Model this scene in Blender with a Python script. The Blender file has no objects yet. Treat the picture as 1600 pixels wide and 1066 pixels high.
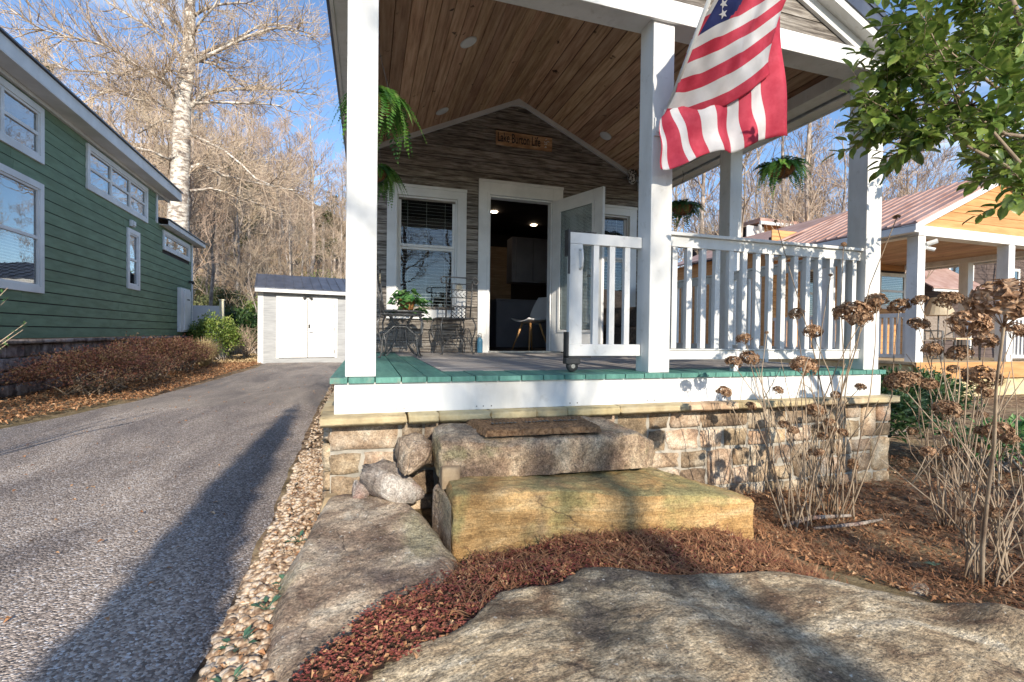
import bpy, bmesh, math, random
from math import sin, cos, pi, radians, sqrt, atan2
from mathutils import Vector, Matrix, noise

sc = bpy.context.scene
# ---------------------------------------------------------------- camera
cd = bpy.data.cameras.new('camera'); cam = bpy.data.objects.new('camera', cd)
sc.collection.objects.link(cam); sc.camera = cam
cd.sensor_width = 36; cd.lens = 735.3 / 1600 * 36; cd.clip_start = .05; cd.clip_end = 900
cam.matrix_world = Matrix.Translation((0, 0, 1.0)) @ Matrix.Rotation(radians(-17.07), 4, 'Z') @ Matrix.Rotation(radians(90 - .82), 4, 'X') @ Matrix.Rotation(radians(.70), 4, 'Z')
# ---------------------------------------------------------------- world, sun, exposure
SUN_EL, SUN_AZ = 24.5, 178.0
w = bpy.data.worlds.new('World'); sc.world = w; w.use_nodes = True
nt = w.node_tree; nt.nodes.clear()
wo = nt.nodes.new('ShaderNodeOutputWorld'); bg = nt.nodes.new('ShaderNodeBackground')
sky = nt.nodes.new('ShaderNodeTexSky'); sky.sky_type = 'NISHITA'; sky.sun_disc = False
sky.sun_elevation = radians(SUN_EL); sky.sun_rotation = radians(SUN_AZ); sky.air_density = 1.0; sky.dust_density = .1; sky.ozone_density = 3.4; sky.altitude = 900
bg.inputs['Strength'].default_value = .15
tc = nt.nodes.new('ShaderNodeTexCoord'); mp = nt.nodes.new('ShaderNodeMapping'); mp.inputs['Scale'].default_value = (1.2, 1.2, 4.0)
nz = nt.nodes.new('ShaderNodeTexNoise'); nz.inputs['Scale'].default_value = 2.2; nz.inputs['Detail'].default_value = 7; nz.inputs['Roughness'].default_value = .62
cr = nt.nodes.new('ShaderNodeValToRGB'); cr.color_ramp.elements[0].position = .50; cr.color_ramp.elements[1].position = .74
mx = nt.nodes.new('ShaderNodeMix'); mx.data_type = 'RGBA'; mx.inputs[7].default_value = (5.2, 5.6, 6.2, 1)
ml = nt.nodes.new('ShaderNodeMath'); ml.operation = 'MULTIPLY'; ml.inputs[1].default_value = .8
nt.links.new(tc.outputs['Generated'], mp.inputs[0]); nt.links.new(mp.outputs[0], nz.inputs[0]); nt.links.new(nz.outputs[0], cr.inputs[0])
nt.links.new(cr.outputs[0], ml.inputs[0]); nt.links.new(ml.outputs[0], mx.inputs[0]); nt.links.new(sky.outputs[0], mx.inputs[6])
nt.links.new(mx.outputs[2], bg.inputs[0]); nt.links.new(bg.outputs[0], wo.inputs[0])
sd = bpy.data.lights.new('sun', 'SUN'); sd.energy = 4.4; sd.angle = radians(.6); sd.color = (1, .90, .75)
sun = bpy.data.objects.new('sun', sd); sc.collection.objects.link(sun)
_sd = Vector((sin(radians(SUN_AZ)) * cos(radians(SUN_EL)), cos(radians(SUN_AZ)) * cos(radians(SUN_EL)), sin(radians(SUN_EL))))
sun.rotation_euler = _sd.to_track_quat('Z', 'Y').to_euler(); sun.location = (0, -5, 12)
sc.view_settings.view_transform = 'Standard'; sc.view_settings.look = 'None'
sc.view_settings.exposure = 0.70; sc.view_settings.gamma = 1.0; sc.view_settings.use_curve_mapping = False
sc.render.engine = 'CYCLES'
sc.cycles.max_bounces = 8; sc.cycles.transparent_max_bounces = 12

# ---------------------------------------------------------------- helpers
COL = sc.collection
W = {}                                   # origin each thing's children are measured from

class MB:
    def __init__(s): s.v = []; s.f = []; s.mi = []
    def add(s, vs, fs, mi=0):
        b = len(s.v); s.v.extend([tuple(p) for p in vs])
        for f in fs: s.f.append(tuple(b + i for i in f)); s.mi.append(mi)
        return s
    def box(s, x0, x1, y0, y1, z0, z1, mi=0):
        return s.add([(x0,y0,z0),(x1,y0,z0),(x1,y1,z0),(x0,y1,z0),(x0,y0,z1),(x1,y0,z1),(x1,y1,z1),(x0,y1,z1)],
                     [(0,3,2,1),(4,5,6,7),(0,1,5,4),(1,2,6,5),(2,3,7,6),(3,0,4,7)], mi)
    def bar(s, a, b, w, h=None, up=(0,0,1), mi=0):       # rectangular bar from a to b
        h = h or w; a = Vector(a); b = Vector(b); d = (b - a).normalized(); u = Vector(up)
        if abs(d.dot(u)) > .98: u = Vector((0, 1, 0))
        r = d.cross(u).normalized() * w / 2; t = r.cross(d).normalized() * h / 2
        vs = [a-r-t, a+r-t, a+r+t, a-r+t, b-r-t, b+r-t, b+r+t, b-r+t]
        return s.add(vs, [(0,1,2,3),(7,6,5,4),(4,5,1,0),(5,6,2,1),(6,7,3,2),(7,4,0,3)], mi)
    def tube(s, pts, rads, n=6, cap=True, mi=0):
        pts = [Vector(p) for p in pts]
        if not hasattr(rads, '__len__'): rads = [rads] * len(pts)
        vs = []; L = len(pts); u = None
        for i, p in enumerate(pts):
            d = (pts[min(i+1, L-1)] - pts[max(i-1, 0)])
            d = d.normalized() if d.length > 1e-9 else Vector((0,0,1))
            if u is None:
                u = Vector((0,0,1)) if abs(d.z) < .9 else Vector((1,0,0))
                u = (u - d * u.dot(d)).normalized()
            else:
                u = u - d * u.dot(d); u = u.normalized() if u.length > 1e-6 else d.orthogonal().normalized()
            v = d.cross(u)
            for k in range(n):
                a = 2*pi*k/n; vs.append(p + (u*cos(a) + v*sin(a)) * rads[i])
        fs = []
        for i in range(L-1):
            for k in range(n):
                k2 = (k+1) % n; fs.append((i*n+k, i*n+k2, (i+1)*n+k2, (i+1)*n+k))
        if cap: fs.append(tuple(range(n-1, -1, -1))); fs.append(tuple((L-1)*n + k for k in range(n)))
        return s.add(vs, fs, mi)
    def prism(s, poly, axis, a0, a1, mi=0):              # poly in the other two axes, extruded a0..a1
        n = len(poly)
        def P(p, a): return {'x': (a, p[0], p[1]), 'y': (p[0], a, p[1]), 'z': (p[0], p[1], a)}[axis]
        vs = [P(p, a0) for p in poly] + [P(p, a1) for p in poly]
        fs = [tuple(range(n-1, -1, -1)), tuple(range(n, 2*n))] + [(i, (i+1) % n, n + (i+1) % n, n + i) for i in range(n)]
        return s.add(vs, fs, mi)
    def lathe(s, prof, c=(0,0,0), n=16, mi=0):
        vs = [(c[0] + r*cos(2*pi*k/n), c[1] + r*sin(2*pi*k/n), c[2] + z) for r, z in prof for k in range(n)]
        fs = [(i*n+k, i*n+(k+1) % n, (i+1)*n+(k+1) % n, (i+1)*n+k) for i in range(len(prof)-1) for k in range(n)]
        fs.append(tuple(range(n-1, -1, -1))); fs.append(tuple((len(prof)-1)*n + k for k in range(n)))
        return s.add(vs, fs, mi)
    def leaf(s, p, d, nrm, L, wd, mi=0, fold=.15):       # small folded leaf: 4 triangles
        d = Vector(d).normalized(); nrm = Vector(nrm); sd = d.cross(nrm)
        sd = sd.normalized() if sd.length > 1e-6 else d.orthogonal().normalized()
        nn = sd.cross(d); p = Vector(p)
        m = p + d*L*.5
        return s.add([p, m - sd*wd/2 + nn*fold*wd, m, m + sd*wd/2 + nn*fold*wd, p + d*L - nn*fold*wd], [(0,2,1),(0,3,2),(1,2,4),(2,3,4)], mi)

def mesh(name, mb, mats, smooth=False, fix=True):
    me = bpy.data.meshes.new(name); me.from_pydata(mb.v, [], mb.f)
    for m in (mats if isinstance(mats, (list, tuple)) else [mats]): me.materials.append(m)
    if any(mb.mi): me.polygons.foreach_set('material_index', mb.mi)
    if fix and len(mb.f) < 40000:
        bm = bmesh.new(); bm.from_mesh(me); bmesh.ops.recalc_face_normals(bm, faces=bm.faces); bm.to_mesh(me); bm.free()
    if smooth: me.polygons.foreach_set('use_smooth', [True] * len(me.polygons))
    me.update(); return me

def tag(o, label=None, cat=None, group=None, kind=None):
    if label: o['label'] = label
    if cat: o['category'] = cat
    if group: o['group'] = group
    if kind: o['kind'] = kind
    return o

def empty(name, label, cat, loc=(0,0,0), rz=0, group=None, local=False):
    o = bpy.data.objects.new(name, None); COL.objects.link(o); o.empty_display_size = .1
    o.location = loc; o.rotation_euler = (0, 0, rz)
    W[o] = Vector((0,0,0)) if local else Vector(loc)
    return tag(o, label, cat, group)

def part(name, mb, mat, parent, smooth=False, bevel=0, label=None, kind=None, fix=True):
    org = W[parent]
    if org.length > 0: mb.v = [(x-org.x, y-org.y, z-org.z) for x, y, z in mb.v]
    o = bpy.data.objects.new(name, mesh(name, mb, mat, smooth, fix)); COL.objects.link(o); o.parent = parent
    W[o] = org
    if bevel:
        m = o.modifiers.new('bevel', 'BEVEL'); m.width = bevel; m.segments = 2; m.limit_method = 'ANGLE'
    return tag(o, label, None, None, kind)

def solo(name, mb, mat, label=None, cat=None, loc=(0,0,0), smooth=False, bevel=0, group=None, kind=None, fix=True):
    mb.v = [(x-loc[0], y-loc[1], z-loc[2]) for x, y, z in mb.v]
    o = bpy.data.objects.new(name, mesh(name, mb, mat, smooth, fix)); COL.objects.link(o); o.location = loc
    W[o] = Vector(loc)
    if bevel:
        m = o.modifiers.new('bevel', 'BEVEL'); m.width = bevel; m.segments = 2; m.limit_method = 'ANGLE'
    return tag(o, label, cat, group, kind)

def inst(name, me, parent, loc, scale=(1,1,1), rot=(0,0,0), label=None):
    o = bpy.data.objects.new(name, me); COL.objects.link(o); o.parent = parent
    o.location = Vector(loc) - W[parent]; o.scale = scale; o.rotation_euler = rot
    W[o] = Vector(loc)
    if label: o['label'] = label
    return o

_ub = {}
def unit(mat):                            # a shared slightly bevelled 1 m cube per material
    if mat.name not in _ub:
        b = MB(); b.box(-.5,.5,-.5,.5,-.5,.5); _ub[mat.name] = mesh('plank_' + mat.name, b, mat)
    return _ub[mat.name]
def plank(name, mat, parent, x0, x1, y0, y1, z0, z1, rot=(0,0,0)):
    return inst(name, unit(mat), parent, ((x0+x1)/2, (y0+y1)/2, (z0+z1)/2), (x1-x0, y1-y0, z1-z0), rot)

def copy_tree(o, parent=None):
    c = o.copy(); COL.objects.link(c)
    if parent: c.parent = parent
    for ch in list(o.children): copy_tree(ch, c)
    return c

# ---------------------------------------------------------------- materials (world-position textures, real base colours)
def ramp(nt, els):
    r = nt.nodes.new('ShaderNodeValToRGB'); e = r.color_ramp.elements
    while len(e) < len(els): e.new(.5)
    for i, (p, c) in enumerate(els): e[i].position = p; e[i].color = (*c, 1)
    return r
def coord(nt, scale=(1,1,1), rand=0):
    g = nt.nodes.new('ShaderNodeNewGeometry'); m = nt.nodes.new('ShaderNodeMapping'); m.inputs['Scale'].default_value = scale
    nt.links.new(g.outputs['Position'], m.inputs['Vector'])
    if rand:
        oi = nt.nodes.new('ShaderNodeObjectInfo'); k = nt.nodes.new('ShaderNodeMath'); k.operation = 'MULTIPLY'; k.inputs[1].default_value = rand
        nt.links.new(oi.outputs['Random'], k.inputs[0]); nt.links.new(k.outputs[0], m.inputs['Location'])
    return m.outputs[0]
def nois(nt, vec, scale, detail=6, rough=.6, dist=0):
    n = nt.nodes.new('ShaderNodeTexNoise'); n.inputs['Scale'].default_value = scale; n.inputs['Detail'].default_value = detail
    n.inputs['Roughness'].default_value = rough; n.inputs['Distortion'].default_value = dist
    nt.links.new(vec, n.inputs['Vector']); return n.outputs[0]
def mixc(nt, fac, a, b, mode='MIX'):
    m = nt.nodes.new('ShaderNodeMix'); m.data_type = 'RGBA'; m.blend_type = mode
    for s, v in ((0, fac), (6, a), (7, b)):
        if isinstance(v, (int, float)): m.inputs[s].default_value = v
        elif isinstance(v, tuple): m.inputs[s].default_value = (*v, 1)
        else: nt.links.new(v, m.inputs[s])
    return m.outputs[2]
def M(name, els, scale=4, stretch=(1,1,1), rough=.8, bump=.3, bscale=None, bdist=.01, rand=0, var=0, spots=None, metallic=0, spec=.3, detail=8, trans=0, hue=0, coat=0, dist=0, grain=0, cracks=None, top=None):
    els = [(.5+(p-.5)*.52, c) for p, c in els]
    """noise-ramped colour + second, larger mottling + spots + bump; rand shifts the pattern per object, var its value"""
    m = bpy.data.materials.new(name); m.use_nodes = True; nt = m.node_tree; b = nt.nodes['Principled BSDF']
    vec = coord(nt, stretch, rand)
    n1 = nois(nt, vec, scale, detail, .62, dist); r = ramp(nt, els); nt.links.new(n1, r.inputs[0]); c = r.outputs[0]
    if spots:
        for (sc_, lo, hi, col, amt) in spots:
            n = nois(nt, coord(nt, (1,1,1), rand), sc_, 5, .6, .3); rr = ramp(nt, [(lo, (0,0,0)), (hi, (amt,)*3)]); nt.links.new(n, rr.inputs[0])
            c = mixc(nt, rr.outputs[0], c, col)
    if top:                                # patchy second colour on upward faces: moss on gold, gray on pink
        (tcol, tamt, tsc) = top; g_ = nt.nodes.new('ShaderNodeNewGeometry'); sx = nt.nodes.new('ShaderNodeSeparateXYZ'); nt.links.new(g_.outputs['True Normal'], sx.inputs[0])
        k1 = nt.nodes.new('ShaderNodeMapRange'); k1.inputs[1].default_value = .45; k1.inputs[2].default_value = .9; nt.links.new(sx.outputs[2], k1.inputs[0])
        nn_ = nois(nt, coord(nt, (1,1,1), rand), tsc, 6, .65, .5); rr = ramp(nt, [(.40,(0,0,0)),(.58,(tamt,)*3)]); nt.links.new(nn_, rr.inputs[0])
        k2 = nt.nodes.new('ShaderNodeMath'); k2.operation = 'MULTIPLY'; nt.links.new(k1.outputs[0], k2.inputs[0]); nt.links.new(rr.outputs[0], k2.inputs[1]); c = mixc(nt, k2.outputs[0], c, tcol)
    if grain:
        gn = nois(nt, coord(nt, (1,1,1), rand), 120, 3, .7); rr = ramp(nt, [(.36,(1-grain,)*3),(.62,(1+grain*.7,)*3)]); nt.links.new(gn, rr.inputs[0]); c = mixc(nt, 1.0, c, rr.outputs[0], 'MULTIPLY')
        gn = nois(nt, coord(nt, (1,1,1), rand), 34, 5, .7); rr = ramp(nt, [(.34,(1-grain*.8,)*3),(.60,(1+grain*.5,)*3)]); nt.links.new(gn, rr.inputs[0]); c = mixc(nt, 1.0, c, rr.outputs[0], 'MULTIPLY')
    crk = None
    if cracks:
        vo = nt.nodes.new('ShaderNodeTexVoronoi'); vo.feature = 'DISTANCE_TO_EDGE'; vo.inputs['Scale'].default_value = cracks
        wn = nt.nodes.new('ShaderNodeTexNoise'); wn.inputs['Scale'].default_value = 5; wn.inputs['Detail'].default_value = 6; cc = coord(nt, (1,1,1.6), rand); nt.links.new(cc, wn.inputs['Vector'])
        ad = nt.nodes.new('ShaderNodeMix'); ad.data_type = 'VECTOR'; ad.inputs[0].default_value = .22; nt.links.new(cc, ad.inputs[4]); nt.links.new(wn.outputs['Color'], ad.inputs[5]); nt.links.new(ad.outputs[1], vo.inputs['Vector'])
        rr = ramp(nt, [(0,(1,1,1)),(.012,(0,0,0))]); nt.links.new(vo.outputs['Distance'], rr.inputs[0])
        mk = nois(nt, coord(nt), 2.3, 3); r3 = ramp(nt, [(.50,(0,0,0)),(.60,(.8,.8,.8))]); nt.links.new(mk, r3.inputs[0]); km = nt.nodes.new('ShaderNodeMath'); km.operation = 'MULTIPLY'; nt.links.new(rr.outputs[0], km.inputs[0]); nt.links.new(r3.outputs[0], km.inputs[1])
        crk = km.outputs[0]; c = mixc(nt, crk, c, (.05,.035,.028))
    if var or hue:
        oi = nt.nodes.new('ShaderNodeObjectInfo'); mr = nt.nodes.new('ShaderNodeMapRange')
        mr.inputs[3].default_value = 1 - var; mr.inputs[4].default_value = 1 + var; nt.links.new(oi.outputs['Random'], mr.inputs[0])
        h = nt.nodes.new('ShaderNodeHueSaturation'); nt.links.new(mr.outputs[0], h.inputs['Value']); nt.links.new(c, h.inputs['Color'])
        if hue:
            k = nt.nodes.new('ShaderNodeMath'); k.operation = 'MULTIPLY'; k.inputs[1].default_value = 7.31; fr = nt.nodes.new('ShaderNodeMath'); fr.operation = 'FRACT'
            m2 = nt.nodes.new('ShaderNodeMapRange'); m2.inputs[3].default_value = .5 - hue; m2.inputs[4].default_value = .5 + hue
            nt.links.new(oi.outputs['Random'], k.inputs[0]); nt.links.new(k.outputs[0], fr.inputs[0]); nt.links.new(fr.outputs[0], m2.inputs[0]); nt.links.new(m2.outputs[0], h.inputs['Hue'])
        c = h.outputs[0]
    nt.links.new(c, b.inputs['Base Color'])
    b.inputs['Roughness'].default_value = rough; b.inputs['Metallic'].default_value = metallic; b.inputs['Specular IOR Level'].default_value = spec
    b.inputs['Coat Weight'].default_value = coat
    if bump:
        n2 = nois(nt, vec, bscale or scale*3, 8, .65); bp = nt.nodes.new('ShaderNodeBump'); bp.inputs['Strength'].default_value = bump; bp.inputs['Distance'].default_value = bdist
        nt.links.new(n2, bp.inputs['Height']); nt.links.new(bp.outputs[0], b.inputs['Normal'])
    if trans:
        t = nt.nodes.new('ShaderNodeBsdfTranslucent'); nt.links.new(c, t.inputs[0]); mxs = nt.nodes.new('ShaderNodeMixShader'); mxs.inputs[0].default_value = trans
        o = nt.nodes['Material Output']; nt.links.new(b.outputs[0], mxs.inputs[1]); nt.links.new(t.outputs[0], mxs.inputs[2]); nt.links.new(mxs.outputs[0], o.inputs[0])
    return m
def emis(name, col, st):
    m = bpy.data.materials.new(name); m.use_nodes = True; b = m.node_tree.nodes['Principled BSDF']
    b.inputs['Base Color'].default_value = (*col, 1); b.inputs['Emission Color'].default_value = (*col, 1); b.inputs['Emission Strength'].default_value = st; return m
def leafmat(name, cols, rough=.45, trans=.25, spec=.5, nscale=9, rand=0):
    m = M(name, cols, scale=nscale, bump=0, rough=rough, trans=trans, spec=spec, rand=rand, detail=3)
    return m
def glassmat():
    m = bpy.data.materials.new('window_glass'); m.use_nodes = True; nt = m.node_tree; nt.nodes.clear()
    o = nt.nodes.new('ShaderNodeOutputMaterial'); t = nt.nodes.new('ShaderNodeBsdfTransparent'); g = nt.nodes.new('ShaderNodeBsdfGlossy'); g.inputs['Roughness'].default_value = .01
    lw = nt.nodes.new('ShaderNodeLayerWeight'); lw.inputs[0].default_value = .5; pw = nt.nodes.new('ShaderNodeMath'); pw.operation = 'POWER'; pw.inputs[1].default_value = 2.4; nt.links.new(lw.outputs['Facing'], pw.inputs[0]); f = nt.nodes.new('ShaderNodeMapRange'); f.inputs[3].default_value = .055; f.inputs[4].default_value = .85; nt.links.new(pw.outputs[0], f.inputs[0]); mx = nt.nodes.new('ShaderNodeMixShader')
    bp = nt.nodes.new('ShaderNodeBump'); bp.inputs['Strength'].default_value = .06; bp.inputs['Distance'].default_value = .02
    nn = nois(nt, coord(nt), 2.5, 2); nt.links.new(nn, bp.inputs['Height']); nt.links.new(bp.outputs[0], g.inputs['Normal'])
    t.inputs[0].default_value = (.88, .91, .91, 1)
    nt.links.new(f.outputs[0], mx.inputs[0]); nt.links.new(t.outputs[0], mx.inputs[1]); nt.links.new(g.outputs[0], mx.inputs[2]); nt.links.new(mx.outputs[0], o.inputs[0])
    return m

WHITE = M('white_paint', [(.1,(.56,.55,.52)),(.5,(.70,.70,.685)),(.85,(.75,.75,.74))], 3, (1,1,.35), .55, .12, 60, .003, spots=[(1.6,.52,.70,(.50,.49,.45),.45),(14,.60,.70,(.42,.40,.35),.35)])
TRIM = M('white_trim', [(.3,(.62,.62,.61)),(.7,(.73,.73,.72))], 2, rough=.5, bump=.06, bscale=40, bdist=.003)
CEIL = M('stained_pine', [(.2,(.29,.165,.10)),(.5,(.46,.285,.175)),(.8,(.56,.38,.25))], 5, (6,.5,6), .6, .15, 12, .004, rand=37, var=.20, hue=.008, spots=[(7,.66,.71,(.04,.022,.014),.95)])
SIDE = M('weathered_siding', [(.22,(.075,.062,.052)),(.42,(.17,.148,.128)),(.6,(.275,.245,.212)),(.82,(.38,.35,.315))], 7, (.55,7,7), .85, .9, 9, .012, rand=11, var=.12, spots=[(4,.55,.7,(.09,.075,.06),.5)], dist=.4)
GREEN = M('green_siding', [(.3,(.135,.20,.12)),(.7,(.175,.26,.165))], 2, (1,1,5), .7, .2, 30, .004, rand=5, var=.05, spots=[(1.1,.5,.72,(.10,.15,.11),.35)])
GRAYS = M('shed_siding', [(.3,(.30,.31,.32)),(.7,(.40,.41,.42))], 5, (.6,.6,8), .8, .25, 30, .004, rand=5, var=.06)
ORANGE = M('orange_siding', [(.3,(.46,.225,.085)),(.7,(.58,.315,.135))], 3, (.5,.5,5), .7, .2, 30, .004, rand=5, var=.08)
BROWNS = M('brown_siding', [(.3,(.075,.055,.05)),(.7,(.12,.088,.078))], 3, (.5,.5,5), .8, .2, 30, .004, rand=5, var=.1)
DECKG = M('gray_deck_wood', [(.25,(.20,.175,.16)),(.5,(.36,.33,.31)),(.75,(.48,.45,.42))], 6, (.5,9,4), .85, .5, 12, .005, rand=23, var=.12, spots=[(5,.6,.7,(.14,.12,.10),.5)])
TEAL = M('green_deck_paint', [(.2,(.065,.19,.155)),(.8,(.12,.29,.24))], 5, (8,.8,3), .55, .3, 20, .004, rand=13, var=.08, spots=[(7,.62,.70,(.20,.22,.17),.6)])
MORTAR = M('mortar', [(.3,(.29,.27,.23)),(.7,(.42,.39,.335))], 14, rough=.95, bump=.6, bscale=60, bdist=.006)
STONE = M('foundation_stone', [(.15,(.14,.10,.07)),(.42,(.30,.215,.14)),(.6,(.42,.33,.235)),(.85,(.50,.44,.35))], 5, rough=.9, bump=.9, bscale=16, bdist=.02, rand=91, var=.34, hue=.010, grain=.35, spots=[(6,.52,.68,(.22,.155,.10),.6),(3,.55,.66,(.52,.30,.16),.45)])
CAP = M('cap_stone', [(.2,(.30,.22,.13)),(.5,(.50,.39,.24)),(.85,(.60,.50,.34))], 4, rough=.9, bump=.6, bscale=20, bdist=.012, rand=31, var=.14, hue=.02, spots=[(4,.56,.7,(.30,.22,.12),.6)])
BOULD = M('boulder_stone', [(.15,(.14,.09,.065)),(.38,(.30,.22,.155)),(.6,(.44,.345,.25)),(.85,(.56,.48,.37))], 3.1, rough=.92, bump=1.0, bscale=13, bdist=.03, rand=17, dist=1.2, grain=.42, cracks=3.2, spots=[(1.9,.56,.68,(.24,.22,.11),.6),(2.6,.55,.64,(.13,.10,.09),.7),(1.3,.58,.70,(.40,.27,.19),.55),(60,.64,.68,(.55,.55,.50),.6),(38,.60,.68,(.07,.055,.05),.7)])
SLABM = M('slab_stone', [(.15,(.17,.11,.07)),(.40,(.35,.265,.17)),(.6,(.50,.405,.275)),(.85,(.60,.52,.39))], 3.3, (1,1.6,1), rough=.92, bump=1.0, bscale=12, bdist=.03, dist=1.4, grain=.45, cracks=1.7, spots=[(1.9,.54,.66,(.27,.25,.12),.65),(1.9,.53,.62,(.10,.08,.072),.85),(3.1,.60,.70,(.42,.29,.18),.5),(60,.65,.69,(.6,.6,.54),.6),(34,.60,.68,(.08,.065,.055),.7)])
GOLD = M('gold_sandstone', [(.15,(.26,.145,.055)),(.42,(.43,.26,.105)),(.62,(.52,.34,.155)),(.85,(.56,.42,.235))], 2.0, (.7,.7,4.5), .9, .8, 14, .02, dist=1.0, grain=.32, cracks=2.3, top=((.27,.25,.12), .75, 4), spots=[(2.6,.52,.62,(.27,.24,.10),.8),(2.0,.56,.66,(.19,.14,.09),.7),(30,.62,.70,(.16,.11,.06),.6)])
STEPM = M('pink_sandstone', [(.2,(.17,.105,.07)),(.45,(.36,.25,.16)),(.62,(.50,.375,.25)),(.85,(.58,.47,.34))], 2.6, (1.6,1.6,1.0), .9, 1.0, 14, .025, dist=.8, grain=.45, cracks=3.4, top=((.26,.225,.18), .8, 5), spots=[(3.2,.52,.62,(.17,.115,.085),.7),(3.6,.57,.66,(.28,.26,.13),.6),(32,.60,.68,(.10,.07,.06),.7)])
METALK = M('wrought_iron', [(.3,(.06,.06,.062)),(.7,(.16,.16,.16))], 20, rough=.45, bump=.2, bscale=80, bdist=.001, metallic=.5, spec=.5)
BLACK = M('black_plastic', [(.3,(.012,.012,.014)),(.7,(.03,.03,.032))], 9, rough=.45, bump=.1, spec=.5)
CHROME = M('brushed_steel', [(.3,(.45,.44,.42)),(.7,(.6,.59,.56))], 30, rough=.28, bump=.05, metallic=1)
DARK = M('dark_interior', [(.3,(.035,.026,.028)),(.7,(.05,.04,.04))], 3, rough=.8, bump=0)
GLASS = glassmat()
BLIND = M('blind_slat', [(.3,(.66,.66,.64)),(.7,(.76,.76,.74))], 6, rough=.5, bump=0)
ROOFD = M('blue_gray_metal_roof', [(.3,(.06,.07,.095)),(.7,(.10,.115,.15))], 3, rough=.4, bump=.1, metallic=.35, spec=.5)
ROOFR = M('rust_red_metal_roof', [(.3,(.36,.215,.175)),(.7,(.48,.33,.285))], 2.5, rough=.5, bump=.15, metallic=.2, spots=[(1.1,.5,.68,(.50,.36,.32),.6)])
COIR = M('coir', [(.3,(.13,.07,.035)),(.7,(.33,.20,.105))], 60, (1,1,1), .95, 1.0, 160, .01)
WICK = M('wicker', [(.3,(.30,.13,.045)),(.7,(.50,.25,.10))], 60, rough=.6, bump=.8, bscale=90, bdist=.006)
LINER = M('coco_liner', [(.3,(.16,.065,.025)),(.7,(.36,.16,.06))], 26, rough=.9, bump=1, bscale=60, bdist=.01)
BARK = M('pale_mottled_bark', [(.3,(.20,.165,.14)),(.45,(.42,.37,.32)),(.6,(.62,.57,.50)),(.8,(.70,.66,.60))], 5, (1,1,2.4), .9, .8, 8, .03, spots=[(2.2,.55,.63,(.17,.13,.11),.8)])
BARKD = M('gray_brown_bark', [(.3,(.16,.13,.11)),(.55,(.33,.28,.245)),(.75,(.46,.41,.36))], 6, (1,1,.5), .9, .5, 12, .02, rand=40, var=.25)
TWIG = M('winter_twigs', [(.3,(.27,.20,.15)),(.7,(.48,.38,.29))], 1.2, rough=.9, bump=0, rand=40, var=.25, hue=.012)
STEM = M('dry_stem', [(.2,(.17,.115,.08)),(.5,(.33,.25,.175)),(.85,(.47,.38,.28))], 14, (1,1,.25), .8, .4, 60, .002, rand=9, var=.15)
PETAL = M('dried_petal', [(.3,(.16,.085,.045)),(.5,(.34,.20,.115)),(.75,(.50,.34,.215))], 45, rough=.8, bump=0, trans=.2, rand=9, var=.2, detail=2)
CAMEL = leafmat('glossy_camellia_leaf', [(.1,(.045,.09,.018)),(.42,(.13,.205,.038)),(.62,(.22,.30,.06)),(.9,(.33,.37,.10))], rough=.3, trans=.28, spec=.6, nscale=15)
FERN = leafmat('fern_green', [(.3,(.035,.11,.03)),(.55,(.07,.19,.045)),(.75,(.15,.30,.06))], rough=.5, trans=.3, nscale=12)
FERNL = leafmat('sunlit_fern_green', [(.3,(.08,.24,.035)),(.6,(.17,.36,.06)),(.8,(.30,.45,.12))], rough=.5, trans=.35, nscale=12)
IVY = leafmat('pothos_leaf', [(.3,(.05,.16,.05)),(.55,(.12,.28,.08)),(.75,(.26,.40,.15))], rough=.4, nscale=18)
LORO = leafmat('reddish_shrub_leaf', [(.2,(.06,.022,.018)),(.45,(.14,.05,.035)),(.62,(.13,.09,.035)),(.85,(.24,.12,.085))], rough=.6, trans=.2, nscale=5)
YELG = leafmat('yellow_green_leaf', [(.3,(.07,.13,.025)),(.55,(.18,.26,.05)),(.75,(.34,.38,.10))], rough=.5, nscale=4)
DKG = leafmat('dark_evergreen_leaf', [(.3,(.018,.05,.018)),(.55,(.04,.085,.025)),(.75,(.085,.15,.04))], rough=.45, nscale=3)
OLIVE = leafmat('pine_needles', [(.3,(.07,.085,.03)),(.55,(.13,.15,.055)),(.75,(.21,.22,.09))], rough=.6, nscale=.7)
DRYG = M('dry_grass', [(.3,(.40,.31,.16)),(.7,(.58,.48,.29))], 8, rough=.8, bump=0, trans=.3)
RED = M('flag_red', [(.3,(.56,.045,.085)),(.7,(.66,.08,.13))], 9, rough=.7, bump=.15, bscale=160, bdist=.002, trans=.35)
FWHT = M('flag_white', [(.3,(.70,.69,.70)),(.7,(.78,.77,.78))], 9, rough=.7, bump=.15, bscale=160, bdist=.002, trans=.35)
BLUE = M('flag_blue', [(.3,(.025,.035,.14)),(.7,(.035,.05,.19))], 9, rough=.7, bump=.15, bscale=160, bdist=.002, trans=.3)
# ================================================================ SETTING
def sm(t): t = max(0, min(1, t)); return t*t*(3-2*t)
def N(x, y, z=0): return noise.noise(Vector((x, y, z)))
def gz(x, y):
    z = 0.0
    z -= .13 * sm((x-1.75)/.7) * sm((y-.9)/.8)
    if y > 22:
        r = x / y; f = .12 + .88*sm((.45 - r)/.75) ** 1.3
        z += 34 * sm((y-23)/85) * f + N(x*.05, y*.05)*2.0*sm((y-30)/30)
    if x < -7 and y < 60: z += .8*sm((-x-9)/20)
    if not (-4.3 < x < -.45): z += .012*N(x*2.5, y*2.5)
    return z
def gridmesh(us, vs, fz, mb=None):
    mb = mb or MB(); nu = len(us); V = [(x, y, fz(x, y)) for y in vs for x in us]
    F = [(j*nu+i, j*nu+i+1, (j+1)*nu+i+1, (j+1)*nu+i) for j in range(len(vs)-1) for i in range(nu-1)]
    return mb.add(V, F)
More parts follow.
